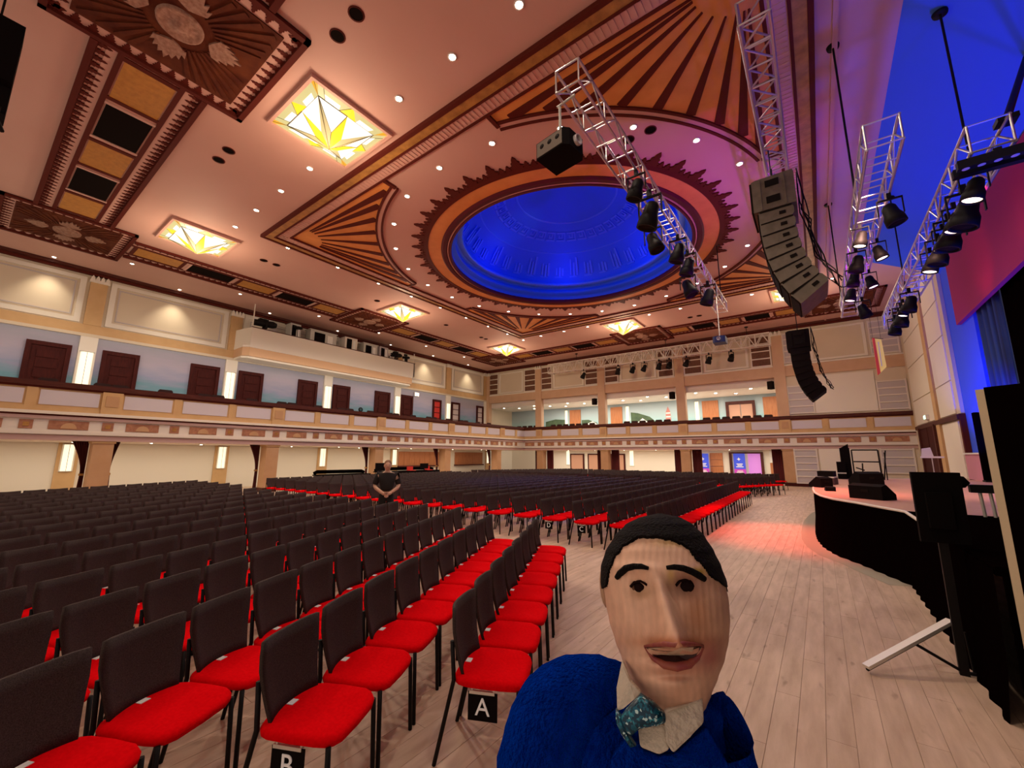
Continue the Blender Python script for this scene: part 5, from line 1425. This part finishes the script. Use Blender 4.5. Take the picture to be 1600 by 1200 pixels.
# ------------------------------------------------------------------ control desk behind the seats
ya, yb = 10.6, 18.2
for (y0, y1, h, lab) in ((10.6, 13.3, 0.80, 'long black-covered control desk at the back of the hall'), (14.0, 18.2, 0.86, 'black-covered equipment table beside the tan pillar at the back')):
    t = thing('control_desk', lab, 'desk', (-19.3, (y0+y1)/2, 0))
    w = (y1-y0)/2
    MB().box(-0.45, 0.35, -w, w, h-0.06, h).build('table_top', BLACKP, t)
    MB().box(0.30, 0.34, -w, w, 0.02, h-0.06).build('cloth_front', DRAPE, t)
    MB().tube([(-0.3, -w, h+0.05), (-0.3, -w*0.9, h+0.12), (-0.3, w*0.9, h+0.10), (-0.3, w, h+0.04)], 0.09, 8).build('dust_cover', DRAPE, t)
    for (x, y) in ((-0.4, -w+0.1), (-0.4, w-0.1)): rod('leg', BLACK, t, (x, y, 0), (x, y, h-0.05), 0.02)
for (px, h, lab) in ((590, 0.42, 'black computer monitor on the control desk beside the standing man'), (660, 0.30, 'small black monitor on the equipment table under the timber hatch')):
    y = onx(px, 735, -19.2).y
    t = thing('desk_monitor', lab, 'monitor', (-18.98 if px < 600 else -19.05, y, 0.86 if px > 600 else 0.80))
    MB().box(-0.03, 0.02, -0.3, 0.3, 0.10, 0.10+h).build('screen', BLACKP, t); rod('stem', BLACK, t, (0, 0, 0), (0, 0, 0.12), 0.03); MB().box(-0.1, 0.1, -0.12, 0.12, 0, 0.015).build('base', BLACK, t)
for (y, mt, lab) in ((14.4, BULK, 'grey laptop lid standing open on the equipment table'), (16.1, REDB, 'red folder lying on the equipment table'), (17.4, REDB, 'second red folder at the end of the equipment table')):
    t = thing('table_item', lab, 'folder' if mt is REDB else 'laptop', (-19.1, y, 0.86))
    MB().box(-0.15, 0.15, -0.22, 0.22, 0, 0.03).build('lower_half', mt, t)
    MB().prism([(-0.22, 0.03), (0.22, 0.03), (0.22, 0.24), (-0.22, 0.24)], 0, 0.02).xf(Matrix(((0, 0, 1, -0.15), (1, 0, 0, 0), (0, 1, 0, 0), (0, 0, 0, 1)))).build('upper_half', mt, t)
# ------------------------------------------------------------------ man standing in the aisle
def skin_body(name, verts, edges, radii, mt, parent, root=0, sub=2):
    me = bpy.data.meshes.new(name)
    me.from_pydata(verts, edges, [])
    o = link(name, me, parent)
    me.materials.append(mt)
    sk = o.modifiers.new('skin', 'SKIN'); sk.use_smooth_shade = True
    for i, r in enumerate(radii):
        me.skin_vertices[0].data[i].radius = (r, r) if not isinstance(r, tuple) else r
        me.skin_vertices[0].data[i].use_root = (i == root)
    sb = o.modifiers.new('sub', 'SUBSURF'); sb.levels = sub; sb.render_levels = sub
    return o
SKIN = mat('skin', (0.56, 0.32, 0.22), 0.6)
HAIRB = mat('short_brown_hair', (0.20, 0.09, 0.045), 0.8, bump=0.4, bscale=120)
BSHIRT = mat('black_shirt', (0.010, 0.006, 0.006), 0.9)
q = ony(603, 785, 6.35)
man = thing('person', 'person in a black shirt standing in the aisle with hands clasped in front', 'person', (q.x, 6.35, 0), math.atan2(-6.35, -q.x))
# local +x faces the camera, +y is the person's left
k_ = 1.62/1.72
def sc(p): return tuple(c*k_ for c in p)
V_ = [(0, 0, 0.92), (0.01, 0, 1.10), (0.0, 0, 1.32), (0, 0, 1.42), (0.01, 0, 1.50), (0.02, 0, 1.58), (0.02, 0, 1.66)]
E_ = [(0, 1), (1, 2), (2, 3), (3, 4), (4, 5), (5, 6)]
R_ = [0.10, 0.09, 0.09, 0.06, 0.055, 0.08, 0.065]
for s in (-1, 1):
    b = len(V_)
    V_ += [(0.0, s*0.20, 1.36), (-0.02, s*0.29, 1.10), (0.06, s*0.26, 1.04), (0.20, s*0.09, 0.92), (0.23, s*0.03, 0.89)]
    E_ += [(2, b), (b, b+1), (b+1, b+2), (b+2, b+3), (b+3, b+4)]
    R_ += [0.065, 0.05, 0.047, 0.035, 0.04]
    c = len(V_)
    V_ += [(0, s*0.10, 0.85), (0.02, s*0.11, 0.48), (0.0, s*0.12, 0.08), (0.12, s*0.13, 0.03)]
    E_ += [(0, c), (c, c+1), (c+1, c+2), (c+2, c+3)]
    R_ += [0.09, 0.06, 0.045, 0.035]
skin_body('body', [sc(v) for v in V_], E_, R_, SKIN, man)
V2 = [(0, 0, 0.93), (0.01, 0, 1.10), (0.0, 0, 1.32), (0, 0, 1.40)]; E2 = [(0, 1), (1, 2), (2, 3)]; R2 = [0.165, 0.16, 0.175, 0.095]
for s in (-1, 1):
    b = len(V2)
    V2 += [(0.0, s*0.215, 1.36), (-0.015, s*0.28, 1.16), (-0.005, s*0.295, 1.11)]
    E2 += [(2, b), (b, b+1), (b+1, b+2)]; R2 += [0.085, 0.075, 0.07]
sh = skin_body('shirt', [sc(v) for v in V2], E2, R2, BSHIRT, man)
V3 = [(0, 0, 0.94), (0, 0, 0.88)]; E3 = [(0, 1)]; R3 = [0.155, 0.15]
for s in (-1, 1):
    b = len(V3)
    V3 += [(0, s*0.10, 0.80), (0.02, s*0.11, 0.48), (0.0, s*0.12, 0.07)]
    E3 += [(1, b), (b, b+1), (b+1, b+2)]; R3 += [0.10, 0.075, 0.065]
skin_body('trousers', [sc(v) for v in V3], E3, R3, mat('black_trousers', (0.009, 0.007, 0.007), 0.9), man)
def ell(name, mt, parent, c, r, k=16, rows=10):
    prof = [(math.sin(PI*i/rows), -math.cos(PI*i/rows)) for i in range(rows+1)]
    return MB().lathe(prof, k).xf(Matrix.Translation(c) @ Matrix.Diagonal((*r, 1))).build(name, mt, parent)
hd_ = ell('head', SKIN, man, sc((0.035, 0, 1.585)), (0.098, 0.078, 0.118))
ell('hair', HAIRB, man, sc((0.005, 0, 1.635)), (0.105, 0.086, 0.092))
ell('nose', SKIN, hd_, sc((0.135, 0, 1.575)), (0.018, 0.014, 0.024), 8, 6)
for s in (-1, 1):
    ell('eye', BLACK, hd_, sc((0.122, s*0.034, 1.605)), (0.008, 0.012, 0.006), 8, 6)
    ell('ear', SKIN, hd_, sc((0.03, s*0.086, 1.585)), (0.022, 0.012, 0.032), 8, 6)
ell('mouth', mat('lip', (0.35, 0.10, 0.08), 0.6), hd_, sc((0.125, 0, 1.535)), (0.008, 0.026, 0.006), 8, 6)
hands = MB()
for s in (-1, 1):
    for i in range(4):
        y = s*(0.005+0.004*i); z = 0.905-0.020*i
        hands.tube([sc((0.245, s*0.045, z)), sc((0.268, s*0.012, z-0.012)), sc((0.262, -s*0.022, z-0.022))], [0.011, 0.010, 0.008], 6)
    hands.tube([sc((0.235, s*0.05, 0.93)), sc((0.262, s*0.03, 0.935)), sc((0.272, s*0.004, 0.925))], [0.012, 0.011, 0.009], 6)
hands.build('fingers', SKIN, man)
MB().tube([sc((0.16, 0.13, 0.945)), sc((0.175, 0.115, 0.935))], 0.042*k_, 10).build('watch', BLACK, man)

# ------------------------------------------------------------------ hand puppet held up before the lens
DP = 0.56
PO = CAM+ray(1040, 960)*DP
pup = thing('puppet', 'papier-mache hand puppet with black hair, blue jumper and sparkly teal bow tie', 'puppet', (0, 0, 0))
pm_ = Matrix.Identity(4)
PZ = -(ray(1040, 960)).normalized()
PX = (CR-PZ*CR.dot(PZ)).normalized()
PY = PZ.cross(PX)
for i in range(3): pm_[i][0], pm_[i][1], pm_[i][2], pm_[i][3] = PX[i], PY[i], PZ[i], PO[i]
pup.matrix_world = pm_
KP = DP/F_PX
def lp(px, py, z=0.0):        # puppet-local point seen at that pixel, z towards the viewer
    d = ray(px, py)
    P = CAM+d*((z+(PO-CAM).dot(PZ))/d.dot(PZ))-PO
    return Vector((P.dot(PX), P.dot(PY), z))
def ip(tab, x):
    if x <= tab[0][0]: return tab[0][1:]
    for a, b in zip(tab, tab[1:]):
        if x <= b[0]:
            t = (x-a[0])/(b[0]-a[0]); t = t*t*(3-2*t)*0.4+t*0.6
            return tuple(p+(r-p)*t for p, r in zip(a[1:], b[1:]))
    return tab[-1][1:]
# silhouette rows: py, left, right, half-depth(m)
SIL = [(808, 1028, 1034, 0.010), (814, 1000, 1062, 0.040), (824, 980, 1080, 0.060), (840, 963, 1098, 0.076), (862, 949, 1113, 0.088), (885, 942, 1124, 0.094), (910, 941, 1133, 0.097), (940, 946, 1139, 0.097), (970, 952, 1141, 0.094), (1000, 961, 1139, 0.090), (1030, 972, 1133, 0.085), (1060, 984, 1122, 0.078), (1085, 998, 1112, 0.070), (1105, 1010, 1104, 0.062), (1122, 1016, 1092, 0.055), (1140, 1018, 1082, 0.042), (1160, 1020, 1078, 0.036)]
def g2(x, y, cx, cy, sx, sy): return math.exp(-((x-cx)/sx)**2-((y-cy)/sy)**2)
def feat(px, py):
    z = 0.0
    t = (py-905)/(1012-905)
    if -0.25 < t < 1.12:
        cx = 1028+t*34
        tt = max(0, min(1, t))
        w = (9+22*tt) if px < cx else (8+8*tt)
        h = 0.008+0.052*tt**0.9
        if t > 1: h *= max(0, 1-(t-1)/0.10)
        if t < 0: h *= max(0, 1+t/0.25)
        d = (px-cx)/w
        z += h*math.exp(-(abs(d)**2.4))
        z += 0.006*g2(px, py, 1075, 1000, 9, 8)+0.009*g2(px, py, 1034, 1003, 11, 9)
    z -= 0.013*g2(px, py, 1000, 917, 17, 13)+0.017*g2(px, py, 1070, 916, 20, 16)
    z += 0.007*g2(px, py, 990, 888, 30, 8)+0.007*g2(px, py, 1072, 890, 32, 8)
    z += 0.007*g2(px, py, 985, 970, 22, 26)+0.007*g2(px, py, 1108, 968, 20, 26)
    z += 0.010*g2(px, py, 1052, 1024, 52, 22)
    z -= 0.030*g2(px, py, 1052, 1028, 34, 8)
    z += 0.012*g2(px, py, 1055, 1072, 26, 16)
    z -= 0.006*g2(px, py, 1055, 1056, 30, 6)
    z += 0.0009*math.sin(px*0.62+2.0*math.sin(py*0.03))*(1 if py < 1000 else 0.3)
    return z
NR, NC = 150, 160
hv, hf, hc = [], [], []
HL = [(936, 922), (946, 918), (952, 890), (960, 868), (975, 852), (990, 842), (1004, 838), (1030, 839), (1060, 846), (1078, 858), (1092, 876), (1108, 896), (1122, 908), (1134, 916), (1150, 924)]
def paint(px, py):
    base = Vector((0.80, 0.49, 0.345))
    c = base.copy()
    st = 0.5+0.5*math.sin(px*0.55+math.sin(py*0.05)*1.5)
    c = c*(0.93+0.10*st)
    def mix(col, w):
        nonlocal c
        w = max(0, min(1, w)); c = c*(1-w)+Vector(col)*w
    mix((0.40, 0.12, 0.035), 1.0*g2(px, py, 1052, 1003, 66, 11))
    mix((0.36, 0.08, 0.05), 0.55*g2(px, py, 1060, 1045, 46, 13))
    mix((0.34, 0.07, 0.08), 0.9*g2(px, py, 1110, 1024, 24, 26))
    mix((0.40, 0.15, 0.06), 0.85*g2(px, py, 1090, 962, 24, 46))  # darker area right of the nose
    mix((0.22, 0.07, 0.05), 0.9*g2(px, py, 1074, 911, 32, 17))
    mix((0.42, 0.24, 0.10), 0.5*g2(px, py, 1003, 926, 18, 12))
    mix((0.62, 0.40, 0.04), 0.9*g2(px, py, 1092, 893, 12, 6)+0.5*g2(px, py, 1048, 897, 6, 14)+0.4*g2(px, py, 1050, 848, 30, 7))
    mix((0.40, 0.16, 0.10), 0.30*g2(px, py, 1045, 1085, 50, 25))
    mix((0.36, 0.17, 0.10), 0.4*max(0, min(1, (px-1085)/55)))  # darker towards the right edge of the face
    return c
def rowdat(py): return ip([(r[0], r[1], r[2], r[3]) for r in SIL], py)
for j in range(NR+1):
    py = 808+(1160-808)*(j/NR)**1.0
    l, r, dp = rowdat(py)
    cx, w = (l+r)/2, (r-l)/2
    for i in range(NC):
        a = 2*PI*i/NC
        c, s = math.cos(a), math.sin(a)
        px = cx+w*math.copysign(abs(s)**0.92, s)
        z = dp*math.copysign(abs(c)**0.85, c)
        if c > 0:
            fall = min(1, c*2.2)
            z += feat(px, py)*fall
        p = lp(px, py, max(0.0, z))
        hv.append((p.x, p.y, z)); hc.append(paint(px, py) if c > -0.2 else Vector((0.46, 0.27, 0.17)))
for j in range(NR):
    for i in range(NC): hf.append((j*NC+i, (j+1)*NC+i, (j+1)*NC+(i+1) % NC, j*NC+(i+1) % NC))
hf.append(tuple(range(NC))); hf.append(tuple(NR*NC+i for i in range(NC-1, -1, -1)))
FACE = bpy.data.materials.new('painted_puppet_face'); FACE.use_nodes = True
nt = FACE.node_tree; bs = nt.nodes['Principled BSDF']; bs.inputs['Roughness'].default_value = 0.55
at = nt.nodes.new('ShaderNodeAttribute'); at.attribute_name = 'paint'
nz = nt.nodes.new('ShaderNodeTexNoise'); nz.inputs['Scale'].default_value = 55; nz.inputs['Detail'].default_value = 5
gm = nt.nodes.new('ShaderNodeNewGeometry'); nt.links.new(gm.outputs['Position'], nz.inputs['Vector'])
mr = nt.nodes.new('ShaderNodeMapRange'); mr.inputs['To Min'].default_value = 0.78; mr.inputs['To Max'].default_value = 1.2
nt.links.new(nz.outputs['Fac'], mr.inputs['Value'])
hs = nt.nodes.new('ShaderNodeHueSaturation'); nt.links.new(at.outputs['Color'], hs.inputs['Color']); nt.links.new(mr.outputs[0], hs.inputs['Value'])
nt.links.new(hs.outputs['Color'], bs.inputs['Base Color'])
bpn = nt.nodes.new('ShaderNodeBump'); bpn.inputs['Strength'].default_value = 0.25; bpn.inputs['Distance'].default_value = 0.004
nt.links.new(nz.outputs['Fac'], bpn.inputs['Height']); nt.links.new(bpn.outputs['Normal'], bs.inputs['Normal'])
hm = MB().add(hv, hf, 0, True)
hme = hm.mesh('puppet_head', FACE)
ca = hme.color_attributes.new('paint', 'FLOAT_COLOR', 'POINT')
for i, c in enumerate(hc): ca.data[i].color = (c.x, c.y, c.z, 1)
head = link('head', hme, pup)
head['label'] = 'painted papier-mache head with a long nose and open smile'
def surf_z(px, py):
    l, r, dp = rowdat(py)
    cx, w = (l+r)/2, (r-l)/2
    s = max(-1, min(1, (px-cx)/w))
    s = math.copysign(abs(s)**(1/0.92), s)
    c = math.sqrt(max(0, 1-s*s))
    return dp*abs(c)**0.85+feat(px, py)*min(1, c*2.2)
def hl(px): return ip([(a, b) for a, b in HL], px)[0]
# hair cap: shell over the skull
HAIRK = mat('black_puppet_hair', (0.004, 0.002, 0.002), 0.85, bump=0.6, bscale=260, spec=0.15)
kv, kf = [], []
NR, NC = 260, 480
keep = {}
for j in range(NR+1):
    py = 802+(1160-808)*(j/NR)
    sh_ = max(0.0, 6.0*(1-(py-802)/60))
    l, r, dp = rowdat(py+sh_)
    cx, w = (l+r)/2, (r-l)/2
    w += 3.2*min(1, (py-801)/12); dp2 = dp+0.005*min(1, (py-801)/12)
    for i in range(0, NC, 2):
        a = 2*PI*i/NC; c, s = math.cos(a), math.sin(a)
        px = cx+w*math.copysign(abs(s)**0.92, s)
        z = dp2*math.copysign(abs(c)**0.85, c)
        jag = 1.5*math.sin(px*0.25)
        ok = (c > -0.05 and py < hl(px)+jag*0.6) or (c <= -0.05 and py < 925)
        p = lp(px, py, max(0.0, z))
        keep[(j, i//2)] = ok
        kv.append((p.x, p.y, z))
H2 = NC//2
for j in range(NR):
    for i in range(H2):
        i2 = (i+1) % H2
        if keep[(j, i)] and keep[(j, i2)] and keep[(j+1, i)] and keep[(j+1, i2)]: kf.append((j*H2+i, (j+1)*H2+i, (j+1)*H2+i2, j*H2+i2))
kf.append(tuple(range(H2)))
hr = MB().add(kv, kf, 0, True).build('hair', HAIRK, pup)
bm = bmesh.new(); bm.from_mesh(hr.data)
bmesh.ops.delete(bm, geom=[v for v in bm.verts if not v.link_faces], context='VERTS'); bm.to_mesh(hr.data); bm.free()
so = hr.modifiers.new('solid', 'SOLIDIFY'); so.thickness = 0.006; so.offset = -1
st_ = MB()
for pts in (((1060, 826), (1085, 838), (1108, 858), (1118, 878)), ((1080, 832), (1100, 848), (1117, 874)), ((1122, 905), (1128, 915), (1131, 922)), ((945, 890), (944, 905), (945, 918))):
    st_.tube([lp(a, b, 0.02) for a, b in pts], [0.003]*(len(pts)-1)+[0.0008], 6)
st_.build('stray_locks', HAIRK, pup)
def strip(pts, rad, name, mt, lift=0.003, par=None):
    return MB().tube([lp(a, b, surf_z(a, b)+lift) for a, b in pts], rad, 8).build(name, mt, par or pup)
strip([(963, 903), (968, 897), (978, 888), (990, 885), (1002, 885), (1013, 888)], [0.0030, 0.0042, 0.0042, 0.0038, 0.0035, 0.0022], 'eyebrow', HAIRK)
strip([(1041, 887), (1054, 886), (1068, 888), (1081, 893), (1092, 899), (1101, 905)], [0.0022, 0.0032, 0.0038, 0.0042, 0.0045, 0.0035], 'eyebrow', HAIRK)
EYEB = mat('dark_painted_eye', (0.010, 0.003, 0.003), 0.7, spec=0.08)
EYEW = mat('brownish_eye_white', (0.13, 0.06, 0.035), 0.7, spec=0.1)
for (cx, cy, rx, ry, dk) in ((999, 918, 0.0125, 0.0095, 0.0075), (1070, 916, 0.0150, 0.0115, 0.0105)):
    z = surf_z(cx, cy); p = lp(cx, cy, z)
    e = ell('eyeball', EYEW, pup, (p.x, p.y, z-0.004), (rx, ry, 0.0075), 20, 12)
    ell('iris', EYEB, e, (p.x+0.001, p.y, z+0.0022), (dk, dk*0.95, 0.004), 16, 8)
    strip([(cx-14, cy-1), (cx-8, cy-8), (cx+2, cy-10), (cx+12, cy-4)], 0.0016, 'eyelid', EYEB, 0.0005, e)
# mouth
LIPR = mat('painted_lip', (0.32, 0.085, 0.05), 0.6, col2=(0.26, 0.04, 0.05), nscale=90)
MDK = mat('mouth_dark', (0.035, 0.004, 0.006), 0.6)
mpts = [(1009, 1011), (1022, 1016), (1040, 1018), (1060, 1018), (1080, 1016), (1097, 1010), (1088, 1024), (1075, 1033), (1058, 1037), (1040, 1035), (1024, 1028)]
mz = max(surf_z(a, b) for a, b in mpts)
vs = [lp(a, b, surf_z(a, b)+0.004) for a, b in mpts]
cen = sum(vs, Vector())/len(vs); cen.z = min(v.z for v in vs)-0.001
n = len(vs)
mo_ = MB().add(vs+[cen], [(i, n, (i+1) % n) for i in range(n)]).build('mouth', MDK, pup)
tv = [(1014, 1013), (1026, 1012), (1045, 1013), (1065, 1013), (1084, 1011), (1083, 1018), (1068, 1024), (1048, 1024), (1028, 1022)]
tvs = [lp(a, b, surf_z(a, b)+0.006) for a, b in tv]; n = len(tvs)
MB().add(tvs+[v-Vector((0, 0, 0.004)) for v in tvs], [tuple(range(n-1, -1, -1))]+[(i, (i+1) % n, n+(i+1) % n, n+i) for i in range(n)]).build('teeth', mat('tooth_cream', (0.66, 0.50, 0.36), 0.4), mo_)
strip([(1007, 1010), (1022, 1008), (1040, 1006), (1053, 1008), (1068, 1006), (1085, 1007), (1099, 1009)], [0.0012, 0.0022, 0.0026, 0.0022, 0.0026, 0.0022, 0.0012], 'upper_lip', LIPR, 0.002)
strip([(1008, 1012), (1020, 1028), (1038, 1039), (1057, 1042), (1077, 1038), (1090, 1027), (1099, 1011)], [0.0012, 0.0028, 0.0042, 0.0046, 0.0042, 0.0028, 0.0012], 'lower_lip', LIPR, 0.001)
ell('ear', mat('puppet_skin', (0.48, 0.29, 0.18), 0.6), pup, (lp(944, 918, 0).x, lp(944, 918, 0).y, -0.006), (0.0065, 0.026, 0.022), 14, 10)
# clothes
WOOL = mat('royal_blue_wool', (0.001, 0.024, 0.34), 1.0, col2=(0.0005, 0.010, 0.20), nscale=60, bump=1.0, bscale=220, spec=0.0)
_wb = WOOL.node_tree.nodes['Principled BSDF']; _wb.inputs['Sheen Weight'].default_value = 0.5; _wb.inputs['Sheen Tint'].default_value = (0.0, 0.12, 1.0, 1)
jv, je, jr = [], [], []
def jn(px, py, z, r):
    p = lp(px, py, z+0.03); jv.append((p.x, p.y, z)); jr.append(r); return len(jv)-1
c0 = jn(960, 1330, -0.02, (0.13, 0.085)); c1 = jn(1020, 1240, 0.02, 0.092); c2 = jn(1005, 1110, -0.03, (0.035, 0.045))
a1 = jn(940, 1072, -0.025, 0.046); a2 = jn(872, 1108, -0.015, 0.073); a3 = jn(840, 1190, 0.0, 0.068); a4 = jn(838, 1320, 0.02, 0.066)
b1 = jn(1098, 1170, -0.03, 0.052); b2 = jn(1128, 1220, -0.025, 0.050); b3 = jn(1135, 1330, 0.0, 0.05)
je = [(c0, c1), (c1, c2), (c2, a1), (a1, a2), (a2, a3), (a3, a4), (c1, b1), (b1, b2), (b2, b3)]
jm = skin_body('jumper', jv, je, jr, WOOL, pup, root=1, sub=3)
tx = bpy.data.textures.new('wool_fuzz', 'CLOUDS'); tx.noise_scale = 0.012
dm = jm.modifiers.new('fuzz', 'DISPLACE'); dm.texture = tx; dm.strength = 0.007; dm.mid_level = 0.5
SHIRT = mat('cream_shirt', (0.62, 0.54, 0.44), 0.85, bump=0.4, bscale=120)
def flap(pts, th, name, mt, par=None, z0=None):
    vs = [lp(a, b, z) for a, b, z in pts]; n = len(vs)
    o = MB().add(vs+[v-Vector((0, 0, th)) for v in vs], [tuple(range(n-1, -1, -1)), tuple(range(n, 2*n))]+[(i, (i+1) % n, n+(i+1) % n, n+i) for i in range(n)]).build(name, mt, par or pup)
    bv = o.modifiers.new('bevel', 'BEVEL'); bv.width = 0.0025; bv.segments = 2
    return o
flap([(972, 1030, 0.045), (985, 1062, 0.066), (1003, 1082, 0.072), (992, 1092, 0.078), (974, 1108, 0.076), (964, 1112, 0.070), (963, 1075, 0.058)], 0.010, 'collar', SHIRT)
flap([(1098, 1090, 0.05), (1100, 1130, 0.06), (1078, 1152, 0.070), (1052, 1178, 0.076), (1040, 1160, 0.078), (1037, 1110, 0.074), (1060, 1104, 0.070)], 0.012, 'collar', SHIRT)
flap([(996, 1132, 0.066), (1040, 1132, 0.068), (1046, 1172, 0.070), (1030, 1180, 0.070), (1000, 1168, 0.068)], 0.02, 'shirt_front', SHIRT)
flap([(978, 1158, 0.060), (1000, 1170, 0.064), (1030, 1181, 0.066), (1052, 1180, 0.066), (1078, 1158, 0.058), (1104, 1136, 0.045), (1140, 1200, 0.05), (1130, 1330, 0.06), (940, 1330, 0.07), (955, 1185, 0.062)], 0.05, 'jumper_front', WOOL, jm)
TEAL = bpy.data.materials.new('sparkly_teal_sequins'); TEAL.use_nodes = True
nt = TEAL.node_tree; bs = nt.nodes['Principled BSDF']; bs.inputs['Roughness'].default_value = 0.35; bs.inputs['Metallic'].default_value = 0.3
vo = nt.nodes.new('ShaderNodeTexVoronoi'); vo.inputs['Scale'].default_value = 420
gm = nt.nodes.new('ShaderNodeNewGeometry'); nt.links.new(gm.outputs['Position'], vo.inputs['Vector'])
sx = nt.nodes.new('ShaderNodeSeparateColor'); nt.links.new(vo.outputs['Color'], sx.inputs[0])
rp = nt.nodes.new('ShaderNodeValToRGB'); rp.color_ramp.interpolation = 'CONSTANT'
rp.color_ramp.elements[0].color = (0.002, 0.035, 0.07, 1); rp.color_ramp.elements[1].position = 0.45; rp.color_ramp.elements[1].color = (0.004, 0.10, 0.17, 1)
e = rp.color_ramp.elements.new(0.80); e.color = (0.02, 0.22, 0.30, 1); e = rp.color_ramp.elements.new(0.93); e.color = (0.45, 0.65, 0.68, 1)
nt.links.new(sx.outputs[0], rp.inputs['Fac']); nt.links.new(rp.outputs['Color'], bs.inputs['Base Color'])
bt = MB()
def lobe(pts, zc, th):
    ring = [lp(a, b, zc+0.006) for a, b in pts]; n = len(ring)
    c = sum(ring, Vector())/n
    vs = []
    for (s, dz) in ((1.0, 0.0), (0.93, th*0.6), (0.65, th*0.95), (0.0, th)):
        vs += [c+(v-c)*s+Vector((0, 0, dz)) for v in ring]
    vs += [v-Vector((0, 0, 0.008)) for v in ring]
    fs = []
    for j in range(3): fs += [(j*n+i, (j+1)*n+i, (j+1)*n+(i+1) % n, j*n+(i+1) % n) for i in range(n)]
    fs += [(i, (i+1) % n, 4*n+(i+1) % n, 4*n+i) for i in range(n)]+[tuple(range(4*n, 5*n))]
    bt.add(vs, fs, 0, True)
lobe([(1001, 1084), (1020, 1096), (1036, 1112), (1039, 1128), (1020, 1134), (1000, 1138), (986, 1150), (975, 1142), (968, 1122), (978, 1108), (988, 1098)], 0.078, 0.012)
lobe([(962, 1108), (974, 1122), (982, 1146), (994, 1166), (986, 1168), (970, 1144), (962, 1126)], 0.072, 0.010)
bo_ = bt.build('bow_tie', TEAL, pup)
flap([(1016, 1122, 0.088), (1039, 1113, 0.086), (1041, 1130, 0.086), (1022, 1137, 0.088)], 0.012, 'bow_knot', TEAL, bo_)
# stick and hand that hold the puppet up, below the picture
rod('puppet_rod', DOORO, pup, Vector((*lp(985, 1230, 0).xy, -0.03)), Vector((*lp(985, 1700, 0).xy, -0.03)), 0.014, 10)
